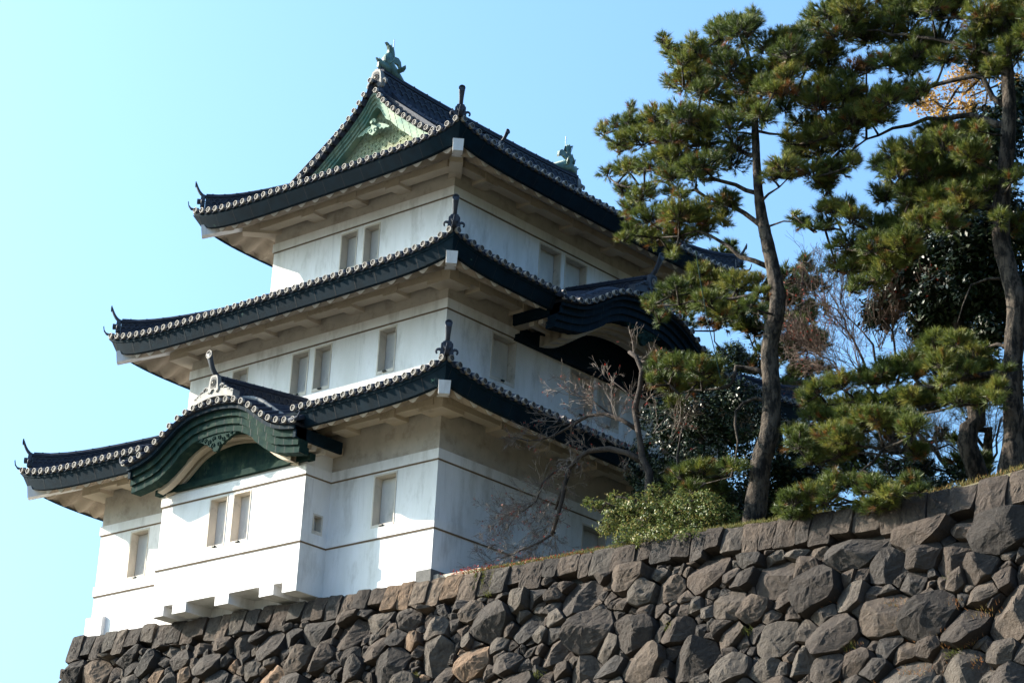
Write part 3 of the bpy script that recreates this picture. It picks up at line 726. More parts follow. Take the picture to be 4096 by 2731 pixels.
    rb.build('plastered_rib', M['plaster_soffit'], root)
    # copper frieze wall under the arch
    fz = MB(); rows = []; fo = (BD + .03) if front else .08
    for i in range(41):
        s = (hw - .45) * (-1 + 2 * i / 40); rows.append([q(s, fo, zb - .62), q(s, fo, max(zf(s) - .5, zb - .3))])
    fz.grid(rows, False, 0)
    for i in range(-9, 10):
        s = (hw - .5) * i / 10; fz.poly([q(s - .008, fo + .004, zb - .62), q(s + .008, fo + .004, zb - .62), q(s + .008, fo + .004, zb - .1), q(s - .008, fo + .004, zb - .1)], 1)
    a = hw - .3; fz.hexa([q(-a, fo - .1, zb - .75), q(a, fo - .1, zb - .75), q(a, fo + .1, zb - .75), q(-a, fo + .1, zb - .75), q(-a, fo - .1, zb - .58), q(a, fo - .1, zb - .58), q(a, fo + .1, zb - .58), q(-a, fo + .1, zb - .58)])
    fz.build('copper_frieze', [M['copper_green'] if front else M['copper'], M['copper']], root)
    # ridge, end slab, crest, horn
    zt = zb + H
    pts = [q(0, yp - .32 - (depth + .9) * j / 10, zt + .30 + .33 * j / 10) for j in range(11)]
    ridge('gable_ridge', root, pts, .48, wd=.30)
    sb = MB(); rows = []
    for i in range(13):
        s = -.80 + 1.6 * i / 12; zz = zf(s * 1.05) + .16 - .06 * (s / .8) ** 2; o1 = yp - .10
        rows.append([q(s, o1 - .25, zz + .24), q(s, o1, zz + .24), q(s, o1, zz + .02), q(s, o1 - .25, zz + .02)])
    sb.grid(rows, True, 0); sb.poly(rows[0], 0); sb.poly(rows[-1], 0)
    for s_ in (-1, 1):
        for j, (s0, zz, rr) in enumerate(((.30, .40, .12), (.45, .32, .10), (.58, .25, .085), (.70, .2, .06))):
            c = q(s_ * s0, yp - .12, zt + zz); path = [c + (ex * s_ * math.cos(a) + u * math.sin(a)) * rr * (1 - k / 14) for k, a in enumerate([.2 + .62 * k for k in range(8)])]
            sb.smooth = True; sb.tube(path, [.038 - .003 * k for k in range(8)], 5, True, 0); sb.smooth = False
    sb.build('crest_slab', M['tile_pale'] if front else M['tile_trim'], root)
    oni(root, q(0, yp - .14, zt + .36), out, 1.25, emblem=True, pale=front, tori_len=.46, wings=.6)
    for s_ in (-1, 1):
        m2 = MB(); c = q(s_ * (hw + .02), yp - .02, zb + .0); m2.smooth = True
        m2.tube([c - ex * s_ * .15, c + ex * s_ * .05, c + ex * s_ * .15 + u * .06, c + ex * s_ * .20 + u * .20], [.075, .06, .035, .015], 8); m2.smooth = False
        m2.build('corner_end_tile', M['tile'], root)
    # carved pendant
    pd = MB(); c = q(-.35 * 0, yp - .42, zt - 1.02); n_ = out
    half = [(0, -.30), (.09, -.27), (.15, -.18), (.20, -.12), (.28, -.12), (.36, -.04), (.46, -.02), (.58, .05), (.74, .10), (.92, .20), (.70, .22), (.4, .24), (0, .25)]
    pd.prism(half + [(-x, y) for x, y in reversed(half[1:-1])], c, ex, u, n_, -.05, .04)
    for s_ in (-1, 1):
        for x0, y0_, rr in ((.11, -.10, .085), (.27, .02, .075), (.43, .09, .06), (.58, .14, .045), (.10, .10, .07)):
            cc = c + ex * s_ * x0 + u * y0_ + n_ * .045; pth = [cc + (ex * s_ * math.cos(a) + u * math.sin(a)) * rr * (1 - k / 12) for k, a in enumerate([-1.2 + .75 * k for k in range(9)])]
            pd.smooth = True; pd.tube(pth, .02, 5); pd.smooth = False
    pd.build('gable_pendant', M['copper_green'], root)
kara('curved gable over the projecting bay, facing the sun', (XC - .05, 0, 0), (1, 0, 0), (0, -1, 0), 3.42, 4.02, 1.15, 2.06, 2.4, True)
kara('curved gable of the shaded side on the middle roof', (-I[1], YC, 0), (0, 1, 0), (1, 0, 0), 3.95, 8.62, 1.22, 2.10, 2.2, False)

# ------------------------------------------------------------------ stone wall
M['stone'] = mat('stone', (.2, .18, .16), .92, tonemix=[(0, (.027, .024, .023)), (.22, (.063, .047, .038)), (.38, (.044, .039, .037)), (.52, (.090, .066, .051)), (.64, (.066, .057, .050)), (.8, (.108, .088, .073)), (.9, (.13, .088, .060)), (1, (.20, .125, .08))],
                 grime=((.024, .021, .020), 2.3, .46, .76), patch=((.13, .125, .11), 6, .64, .84), bump=1.0, bscale=5, bdist=.09, spec=.2)
M['stone_back'] = mat('stone_back', (.03, .028, .026), .95)
M['granite'] = mat('granite', (.13, .125, .12), .85, var=(.08, .078, .075), vscale=8, bump=.5, bscale=40)
rs = random.Random(11)
BK = .19
def wtop(x):
    pts = [(-13.7, -.14), (-9, -.24), (-3.6, -.34), (0, -.40), (4, -.44), (9, -.47), (12.2, -.56), (15, -.53), (17, -.46), (34, -.4)]
    for (a, za), (b_, zb) in zip(pts[:-1], pts[1:]):
        if x <= b_: return za + (zb - za) * (x - a) / (b_ - a)
    return -.4
WY = -.33
NW = Vector((0, -1, BK)).normalized(); DW = Vector((0, -BK, -1)).normalized()
def wp(x, t, h=0): return Vector((x, WY, wtop(x))) + DW * t + NW * h
def clip(poly, a, b_, c):             # keep a*x+b*y<=c
    out = []
    for i in range(len(poly)):
        p, q = poly[i], poly[(i + 1) % len(poly)]; fp = a * p[0] + b_ * p[1] - c; fq = a * q[0] + b_ * q[1] - c
        if fp <= 0: out.append(p)
        if (fp < 0) != (fq < 0) and abs(fp - fq) > 1e-12:
            t = fp / (fp - fq); out.append((p[0] + (q[0] - p[0]) * t, p[1] + (q[1] - p[1]) * t))
    return out
def stone(mb, poly, bulge, gap, tone, chis=False, rounds=1):
    cx = sum(p[0] for p in poly) / len(poly); cy = sum(p[1] for p in poly) / len(poly)
    rad = sum(math.hypot(p[0] - cx, p[1] - cy) for p in poly) / len(poly)
    if rad < .035: return
    f = max(.5, 1 - gap / rad); pl = [(cx + (p[0] - cx) * f, cy + (p[1] - cy) * f) for p in poly]
    for _ in range(rounds):
        o = []
        for i in range(len(pl)):
            p, q = pl[i], pl[(i + 1) % len(pl)]; L_ = math.hypot(q[0] - p[0], q[1] - p[1]); c = min(.15, .02 / max(L_, .01) + .03)
            o += [(p[0] + (q[0] - p[0]) * c, p[1] + (q[1] - p[1]) * c), (q[0] + (p[0] - q[0]) * c, q[1] + (p[1] - q[1]) * c)]
        pl = o
    o = []                             # resample so that edges can be rough
    for i in range(len(pl)):
        p, q = pl[i], pl[(i + 1) % len(pl)]; L_ = math.hypot(q[0] - p[0], q[1] - p[1]); n = max(1, int(L_ / .13))
        for k in range(n):
            x, y = p[0] + (q[0] - p[0]) * k / n, p[1] + (q[1] - p[1]) * k / n; d = noise.noise(Vector((x * 4, y * 4, tone * 9))) * .03 * min(1, rad * 3)
            r_ = math.hypot(x - cx, y - cy) + 1e-6; o.append((x + (x - cx) / r_ * d, y + (y - cy) / r_ * d))
    pl = o
    pn = []
    for _ in range(4):
        a = rs.uniform(0, 2 * PI); s = rs.uniform(.05, .22) if chis else rs.uniform(.15, .85); pn.append((math.cos(a) * s, math.sin(a) * s, bulge * rs.uniform(.75, 1.2)))
    pn.append((rs.uniform(-.12, .12), rs.uniform(-.12, .12), bulge))
    def H(x, y, rho):
        h = min(a * (x - cx) + b_ * (y - cy) + c for a, b_, c in pn) + off_; e = 1
        v = Vector((x * 3.1, y * 3.1, tone * 20)); h = max(h, -.16) * e
        return h + (noise.noise(v) * .022 + noise.noise(v * 3.3) * .020 + noise.noise(v * 8) * .014) * (1 if rho < .98 else .5)
    off_ = 0 if chis else (rs.uniform(-.06, .04) if rad > .22 else rs.uniform(-.09, -.01))
    mb.tone = tone; rows = [[wp(x, y, -.34) for x, y in pl]]
    for rho in (1, .985, .90, .77, .62, .46, .30, .14):
        rows.append([wp(cx + (x - cx) * rho, cy + (y - cy) * rho, H(cx + (x - cx) * rho, cy + (y - cy) * rho, rho) - (.05 if rho == 1 else 0)) for x, y in pl])
    mb.smooth = False; ids = mb.grid(rows, True, 0); c = mb.vert(wp(cx, cy, H(cx, cy, 0)))
    L_ = ids[-1]
    for i in range(len(L_)): mb.face((L_[i], L_[(i + 1) % len(L_)], c))
    mb.smooth = False
wall = empty('stone_wall', (0, 0, 0))
tag(wall, 'battered dark stone wall of irregular boulders carrying the castle keep and the pines', 'stone wall')
XL, XR, TB = -13.70, 32.0, 7.4
# coping course: squared blocks, each its own width and height
cop = MB(); cop.tone = .5
x = XL; prev = None; bott = []
while x < XR:
    big = max(0, (x - 11) / 8)
    w = rs.uniform(.40, .66) + rs.uniform(.1, .5) * min(1, big); h = rs.uniform(.46, .82) + .32 * min(1, big)
    lean = rs.uniform(-.05, .05) + (.10 if x < 3 else .03)
    if prev is None: prev = .12; x_ = x
    yo = rs.uniform(-.02, .06); tn = rs.uniform(.05, .66)
    if -1.3 < x < 1.0: tn = rs.uniform(.8, .95)
    poly = [(x, yo), (x + w, yo + rs.uniform(-.01, .01)), (x + w - lean, h + rs.uniform(-.06, .06)), (x - prev, h + rs.uniform(-.04, .04))]
    stone(cop, poly, rs.uniform(.03, .13), rs.uniform(.006, .022), tn, True)
    bott.append((x - prev, h)); prev = lean; x += w
cop.build('coping_course', M['stone'], wall)
def cbot(x):
    for (a, za), (b_, zb) in zip(bott[:-1], bott[1:]):
        if x <= b_: return max(za, zb)
    return bott[-1][1]
# rubble face: power diagram of large and small stones
# irregular cells: nearest-seed cells measured in a stretched, tilted metric so the boulders lie like "/"
CA, SA = math.cos(.5), math.sin(.5)
def tw(x, t): u = x * CA - t * SA; v = x * SA + t * CA; return u / 1.34, v
seeds = []; grid = {}
def near(u, v, R_):
    for i in range(int((u - R_) // 1), int((u + R_) // 1) + 1):
        for j in range(int((v - R_) // 1), int((v + R_) // 1) + 1):
            for s in grid.get((i, j), ()): yield s
def put(x, t, r_):
    u, v = tw(x, t); s = (u, v, r_, x, t); seeds.append(s); grid.setdefault((int(u // 1), int(v // 1)), []).append(s)
for r_, n, pk in ((.38, 900, .93), (.25, 2800, .86), (.13, 6600, .88), (.07, 7600, .90)):
    for _ in range(n):
        x = rs.uniform(XL - 2.0, XR); t = rs.uniform(.55, TB)
        rr = r_ * rs.uniform(.8, 1.3) * (1 + .30 * max(0, min(1, (x - 4) / 10)))
        if x < XL - BK * t + .1: continue
        u, v = tw(x, t)
        if all(math.hypot(u - s[0], v - s[1]) > (rr + s[2]) * pk for s in near(u, v, 1.7)): put(x, t, rr)
rub = MB(); rub.tone = .5
for i, (u, v, r_, x, t) in enumerate(seeds):
    R_ = 1.25; poly = [(u - R_, v - R_), (u + R_, v - R_), (u + R_, v + R_), (u - R_, v + R_)]
    for s in near(u, v, 2.2):
        if s[0] == u and s[1] == v: continue
        dx, dy = s[0] - u, s[1] - v; d2 = dx * dx + dy * dy
        if d2 > 5 or d2 < 1e-6: continue
        c = (d2 + r_ * r_ - s[2] * s[2]) / 2; poly = clip(poly, dx, dy, c + dx * u + dy * v)
        if len(poly) < 3: break
    if len(poly) < 3: continue
    poly = [((1.34 * a) * CA + b_ * SA, -(1.34 * a) * SA + b_ * CA) for a, b_ in poly]
    poly = clip(poly, 0, -1, -max(cbot(x), .5))
    if len(poly) >= 3: poly = clip(poly, -1, -BK, -XL)
    if len(poly) < 3: continue
    q = rs.random(); tn = rs.uniform(.02, .62) if q < .86 else rs.uniform(.7, 1.0)
    if x > 3: tn = min(tn, .72)
    stone(rub, poly, rs.uniform(.08, .30) * min(1.25, r_ / .26) + .02, .008 + .022 * rs.random(), tn, rounds=1)
rub.build('rubble_face', M['stone'], wall)
core = MB()
a = [(XL + .25, WY + .3, -.30), (XR, WY + .3, -.62), (XR, WY + .3 + 12, -.62), (XL + .25, WY + .3 + 12, -.30)]; zb = -17.6; k_ = BK * 17.2
core.hexa([(XL + .25 - k_, WY + .3 - k_, zb), (XR, WY + .3 - k_, zb), (XR, WY + 12, zb), (XL + .25 - k_, WY + 12, zb)] + a)
core.build('wall_core', M['stone_back'], wall)
low = MB(); low.tone = .4                      # the wall goes on below the frame in the same stones, coarser
t = TB
while t < 17:
    x = XL - BK * t
    while x < XR:
        w = rs.uniform(.8, 1.5); stone(low, [(x, t + rs.uniform(-.05, .05)), (x + w, t + rs.uniform(-.05, .05)), (x + w + rs.uniform(-.2, .2), t + .95), (x + rs.uniform(-.1, .1), t + .95)], .16, .03, rs.uniform(.1, .6)); x += w
    t += .95
low.build('lower_course', M['stone'], wall)
side_ = MB(); side_.tone = .4                  # return face of the corner
for i in range(13):
    for j in range(9):
        t = .0 + i * 1.3; y = WY + .3 + j * 1.25; o_ = Vector((XL - BK * t + .02, y - (BK * t if j == 0 else 0), -.14 - t))
        side_.tone = rs.uniform(.1, .6); side_.hexa([o_ + Vector(v_) for v_ in ((-.25, .02, -1.28), (.2, .02, -1.28), (.2, 1.22, -1.28), (-.25, 1.22, -1.28), (.0, .02, 0), (.4, .02, 0), (.4, 1.22, 0), (.0, 1.22, 0))])
side_.build('corner_return_face', M['stone'], wall)
# footing stones at the near corner of the keep
mb = MB(); mb.box((-.46, -.06, -.42), (.055, .5, -.02)); mb.build('corner_footing', M['granite'], keep)
mb = MB(); mb.box((.06, .05, -.42), (.22, 8, -.16)); mb.box((.222, .10, -.45), (1.6, .26, .0 - .18)); mb.build('kerb_slab', M['plaster_soffit'], keep)

# ------------------------------------------------------------------ terrain
M['earth'] = mat('earth', (.10, .08, .05), .95, var=(.13, .11, .05), vscale=2, bump=.6, bscale=12)
M['gravel'] = mat('gravel', (.11, .10, .07), .95, var=(.08, .075, .05), vscale=.3, bump=.3, bscale=6)
ter = MB(); rows = []
for i in range(71):
    x = -13.4 + i * 1.5; row = []
    for j in range(50):
        y = WY + .18 + (j * .35 if j < 30 else 10.5 + (j - 30) * 6); z = wtop(x) + .0 + .05 * noise.noise(Vector((x, y, 0)))
        if j > 0: z += (.10 if x > .3 else 0) + .42 * math.exp(-((x - 18.2) / 2.4) ** 2) * min(1, j / 2.2) + (.02 * max(0, y - 2) if x > 1 else 0)
        row.append((x, y, z))
    rows.append(row)
ter.smooth = True; ter.grid(rows); tag(ter.build('terrace_ground', M['earth']), kind='structure')
g = MB(); g.poly([(-2500, -2500, -17.5), (2500, -2500, -17.5), (2500, 2500, -17.5), (-2500, 2500, -17.5)])
tag(g.build('ground', M['gravel']), kind='structure')

# ------------------------------------------------------------------ vegetation
GREEN = [(0, (.040, .060, .015)), (.35, (.085, .115, .024)), (.65, (.155, .175, .034)), (.86, (.25, .23, .05)), (.93, (.16, .095, .025)), (1, (.20, .065, .02))]
M['needle'] = mat('needle', (.05, .09, .02), .5, tonemix=GREEN, spec=.32, transl=.25)
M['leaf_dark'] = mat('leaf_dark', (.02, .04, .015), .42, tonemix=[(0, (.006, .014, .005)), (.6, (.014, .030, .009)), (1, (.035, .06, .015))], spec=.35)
M['leaf_light'] = mat('leaf_light', (.1, .12, .04), .45, tonemix=[(0, (.04, .075, .018)), (.5, (.12, .15, .04)), (.85, (.20, .19, .055)), (1, (.30, .22, .08))], spec=.22, transl=.3)
M['leaf_gold'] = mat('leaf_gold', (.4, .22, .04), .5, tonemix=[(0, (.30, .15, .03)), (.5, (.42, .24, .05)), (1, (.50, .32, .09))], transl=.4)
M['bark'] = mat('bark', (.105, .082, .063), .95, var=(.05, .04, .032), vscale=3, grime=((.010, .008, .007), 2.4, .44, .56), bump=1.0, bscale=9, bdist=.10, stretch=(3.2, 3.2, 1.1))
M['bark_pale'] = mat('bark_pale', (.060, .045, .038), .9, var=(.028, .021, .018), vscale=5, grime=((.02, .016, .014), 4, .48, .65), bump=1, bscale=14, bdist=.05, stretch=(2, 2, .9))
M['twig'] = mat('twig', (.23, .185, .155), .8, var=(.09, .065, .052), vscale=3)
M['leaf_red'] = mat('leaf_red', (.30, .03, .015), .5, transl=.3)
M['grass'] = mat('grass', (.13, .13, .04), .8, tonemix=[(0, (.07, .09, .02)), (.5, (.13, .13, .035)), (.85, (.22, .17, .06)), (1, (.30, .13, .05))], transl=.3)
rt = random.Random(5)
def rdir(r=rt):
    while True:
        v = Vector((r.uniform(-1, 1), r.uniform(-1, 1), r.uniform(-1, 1)))
        if .05 < v.length < 1: return v.normalized()
def tuft(mb, p, d, L_=.15, n=24, w=.0085, tone=.4, r=rt):
    d = d.normalized(); a = d.cross(Vector((.3, .2, 1))).normalized(); b_ = d.cross(a); mb.tone = tone
    for i in range(n):
        q = r.uniform(0, 2 * PI); el = r.uniform(.05, .95); s = a * math.cos(q) + b_ * math.sin(q)
        v = d * math.cos(el) + s * math.sin(el); o = p + d * (r.uniform(-.09, .05)); l = L_ * r.uniform(.75, 1.15)
        t = v.cross(rdir(r)).normalized() * w
        i0 = mb.vert(o - t); i1 = mb.vert(o + t); i2 = mb.vert(o + v * l + Vector((0, 0, -.012))); mb.face((i0, i1, i2))
def leafq(mb, p, n, s, r=rt, m=0):
    a = n.cross(rdir(r)).normalized(); b_ = n.cross(a)
    mb.face([mb.vert(p - a * s), mb.vert(p - b_ * s * .45), mb.vert(p + a * s), mb.vert(p + b_ * s * .45)], m)
def wobble(pts, amp, r=rt):
    out = [Vector(pts[0])]
    for a, b_ in zip(pts[:-1], pts[1:]):
        a = Vector(a); b_ = Vector(b_); n = max(1, int((b_ - a).length / .35))
        for k in range(1, n + 1): out.append(a.lerp(b_, k / n) + (rdir(r) * amp * (b_ - a).length * .12 if k < n else Vector((0, 0, 0))))
    return out
def pxm(p): return (p - CAM).length * 1.7415 / FPX

def more(r, pads, f):
    return pads + [(p[0] + r.uniform(-1, 1) * p[2] * .8, p[1] + r.uniform(-1.1, 1.2) * p[3], p[2] * .72, p[3] * .8) for p in pads if r.random() < f]
def pine(label, Y, trunk, tr, limbs, pads, dens=1.0, group=None, bright=0, brown=.06, name='pine_tree', L_=.17, wn_=.0062, seed=1, over=False):
    r = random.Random(seed); root = empty(name, at(trunk[0][0], trunk[0][1], Y)); tag(root, label, 'pine tree', group); off = Vector(root.location)
    tb = MB(); bb = MB(); nb = MB(); nb.tone = .4
    tp = [at(x, y, Y) for x, y in trunk]; sc = pxm(tp[0])
    TP = []; TR = []
    for i in range(len(tp) - 1):
        n = 8
        for k in range(n if i < len(tp) - 2 else n + 1):
            f = k / n; p0 = tp[max(i - 1, 0)]; p1 = tp[i]; p2 = tp[i + 1]; p3 = tp[min(i + 2, len(tp) - 1)]
            c = .5 * ((2 * p1) + (p2 - p0) * f + (2 * p0 - 5 * p1 + 4 * p2 - p3) * f * f + (3 * p1 - p0 - 3 * p2 + p3) * f ** 3); TP.append(c); TR.append((tr[i] + (tr[i + 1] - tr[i]) * f) * sc * .88)
    rows = []; N_ = 28
    for i, p in enumerate(TP):        # bark plates pushed out of the surface
        t = (TP[min(i + 1, len(TP) - 1)] - TP[max(i - 1, 0)]).normalized(); a = t.cross(Vector((0, 1, 0))).normalized(); b_ = a.cross(t)
        row = []
        for k in range(N_):
            q = 2 * PI * k / N_; e = a * math.cos(q) + b_ * math.sin(q); v = p + e * TR[i]
            ns_ = noise.noise(Vector((math.cos(q) * 2.6, math.sin(q) * 2.6, i * .35 + seed))) * .10 + abs(noise.noise(Vector((math.cos(q) * 5, math.sin(q) * 5, i * .9)))) * .14
            row.append(v + e * TR[i] * ns_ - off)
        rows.append(row)
    tb.smooth = True; tb.grid(rows, True); tb.smooth = False
    nodes = [(p, rr) for p, rr in zip(TP[len(TP) // 3:], TR[len(TP) // 3:])]
    for lm in limbs:
        pts, r0, dy = lm; m_ = len(pts) - 1
        w = [at(x, y, Y + dy * (i / m_)) for i, (x, y) in enumerate(pts)]; w = wobble(w, .5, r)
        rad = [max(.012, r0 * .68 * sc * (1 - .8 * i / (len(w) - 1))) for i in range(len(w))]
        bb.smooth = True; bb.tube([p - off for p in w], rad, 7); bb.smooth = False; nodes += list(zip(w, rad))
    for pd in pads:
        x, y, rx, ry = pd[:4]; fl = pd[4] if len(pd) > 4 else ''
        dy = r.uniform(-1.1, 1.1) if not over else (r.uniform(-3.4, -2.9) if y > 1085 and x < 2110 else r.uniform(-2.2, -.6) if y > 950 else r.uniform(-1.1, 1.1)); c = at(x, y, Y + dy); s = pxm(c); RX, RZ = rx * s * 1.1, ry * s * 1.12; RY = RX * .8
        base = min(nodes, key=lambda n_: (n_[0] - c).length + max(0, n_[0].z - c.z) * .6)[0]
        mid = base.lerp(c, .5) + Vector((0, 0, -.08 * (c - base).length)); low_ = c - Vector((0, 0, RZ * .5))
        w = wobble([base, mid, low_], .8, r); bb.smooth = True; bb.tube([p - off for p in w], [max(.011, .034 - .022 * i / len(w)) for i in range(len(w))], 5); bb.smooth = False
        nodes.append((low_, .02)); nodes.append((mid, .02))
        n = int(rx * ry / 12 * dens); tone0 = r.uniform(.12, .70) + bright
        for i in range(n):
            u = rdir(r); q = r.random() ** .45; 
            if u.z < -.2 and r.random() < .6: u.z = -u.z
            p = c + Vector((u.x * RX, u.y * RY, u.z * RZ)) * q; d = Vector((u.x, u.y, u.z * .6 + .55)) + rdir(r) * .45
            tn = tone0 + r.uniform(-.28, .30)
            tn = min(max(tn, 0), .86)
            if fl == 'b' or r.random() < brown * (1.6 if u.z < 0 else .5): tn = r.uniform(.92, 1)
            tuft(nb, p - off, d, L_ * r.uniform(.75, 1.2), 36, wn_, tn, r)
            if r.random() < .55:
                j = low_.lerp(c, r.random() * .6) + Vector((u.x * RX, u.y * RY, 0)) * .25; bb.tube([j - off, (j.lerp(p, .5) - Vector((0, 0, .03))) - off, p - off - d.normalized() * .05], [.011, .009, .006], 3, False)
    tb.build('trunk', M['bark'], root); bb.build('branches', M['bark'], root); nb.build('crown', M['needle'], root, recalc=False)
    return root

P1 = [(1700, 72, 48, 28), (1655, 72, 26, 32), (1724, 62, 30, 26), (1650, 112, 50, 30), (1762, 108, 50, 30), (1525, 92, 13, 16), (1540, 120, 20, 18), (1568, 140, 36, 24), (1605, 118, 22, 28), (1605, 152, 50, 30), (1680, 160, 60, 34), (1745, 175, 55, 34), (1815, 118, 45, 28), (1835, 88, 26, 20), (1790, 150, 45, 30),
      (1540, 185, 22, 14), (1575, 195, 45, 24), (1630, 212, 55, 30), (1700, 238, 55, 30), (1775, 205, 50, 30, ''), (1800, 212, 30, 16, 'b'),
      (1450, 255, 13, 22), (1415, 290, 28, 18), (1388, 300, 12, 18), (1465, 290, 30, 26), (1505, 270, 42, 28), (1560, 265, 48, 30), (1620, 285, 52, 30), (1680, 290, 48, 28), (1480, 320, 55, 24), (1425, 325, 34, 20), (1545, 320, 50, 26), (1610, 330, 50, 24), (1690, 335, 40, 24), (1750, 270, 40, 26),
      (1395, 398, 22, 15), (1440, 388, 42, 22), (1500, 378, 48, 24), (1560, 372, 48, 26), (1620, 380, 55, 24), (1680, 372, 45, 24), (1800, 382, 40, 22), (1775, 405, 36, 18), (1820, 405, 24, 14), (1540, 402, 40, 18), (1600, 408, 45, 18),
      (1435, 440, 28, 18), (1480, 438, 30, 14), (1545, 440, 30, 15), (1450, 480, 34, 24), (1500, 500, 52, 30), (1560, 495, 52, 30), (1620, 485, 46, 30), (1665, 462, 36, 22), (1560, 545, 45, 20), (1505, 545, 46, 20), (1450, 530, 26, 18), (1545, 580, 18, 16), (1620, 530, 30, 16), (1660, 500, 26, 16), (1470, 455, 30, 16),
      (1845, 512, 22, 12), (1868, 522, 18, 10), (1820, 500, 14, 10),
      (1495, 695, 26, 15), (1540, 672, 36, 20), (1590, 660, 42, 24), (1640, 650, 42, 24), (1690, 655, 42, 26), (1740, 655, 38, 24), (1705, 695, 34, 18), (1625, 690, 40, 18), (1565, 700, 36, 16), (1515, 735, 15, 13), (1660, 710, 36, 14, ''),
      (1515, 848, 32, 24), (1550, 838, 32, 22), (1608, 850, 36, 20), (1650, 848, 30, 16), (1540, 885, 42, 26), (1590, 880, 38, 24), (1560, 928, 30, 18), (1635, 872, 30, 16), (1510, 870, 22, 18),
      (1560, 1090, 34, 20), (1610, 1080, 42, 20), (1660, 1082, 38, 20), (1700, 1076, 20, 12), (1590, 1118, 42, 20), (1645, 1115, 30, 16), (1550, 1110, 25, 14)]
pine('tall slender pine with a bare curved trunk standing in front of the keep', 1.2,
     [(1728, 1212), (1742, 1120), (1750, 1055), (1768, 990), (1772, 900), (1768, 800), (1786, 700), (1778, 630), (1762, 555), (1750, 500), (1742, 440), (1738, 380), (1735, 310), (1733, 250), (1728, 180), (1715, 100)],
     [29, 27, 26, 25, 23, 22, 21, 19, 17, 15, 12, 11, 10, 8, 5, 3],
     [([(1742, 445), (1690, 425), (1640, 412), (1560, 395), (1480, 392)], 9, -.5), ([(1750, 520), (1690, 478), (1620, 452), (1530, 420), (1440, 430)], 10, .4), ([(1762, 612), (1700, 590), (1650, 552), (1600, 530), (1520, 545)], 10, -.4),
      ([(1738, 360), (1680, 330), (1600, 335), (1500, 330), (1420, 320)], 8, .6), ([(1735, 300), (1800, 310), (1850, 250)], 6, .5), ([(1735, 290), (1650, 250), (1570, 200)], 6, -.4), ([(1742, 470), (1790, 430), (1820, 400)], 6, -.3), ([(1766, 520), (1800, 508), (1850, 512), (1875, 522)], 4, .2),
      ([(1733, 240), (1780, 180), (1830, 110)], 5, .3), ([(1730, 200), (1660, 150), (1600, 130)], 5, -.3),
      ([(1780, 655), (1720, 680), (1640, 685), (1560, 700), (1500, 702)], 8, -.8), ([(1768, 872), (1740, 850), (1712, 845), (1690, 842), (1688, 862), (1678, 884), (1650, 893), (1560, 905)], 10, -.7),
      ([(1768, 922), (1735, 914), (1708, 925), (1690, 945), (1688, 975), (1695, 1015), (1688, 1060), (1680, 1095), (1620, 1110)], 7.5, -.8)], more(random.Random(77), P1, .95), seed=3)
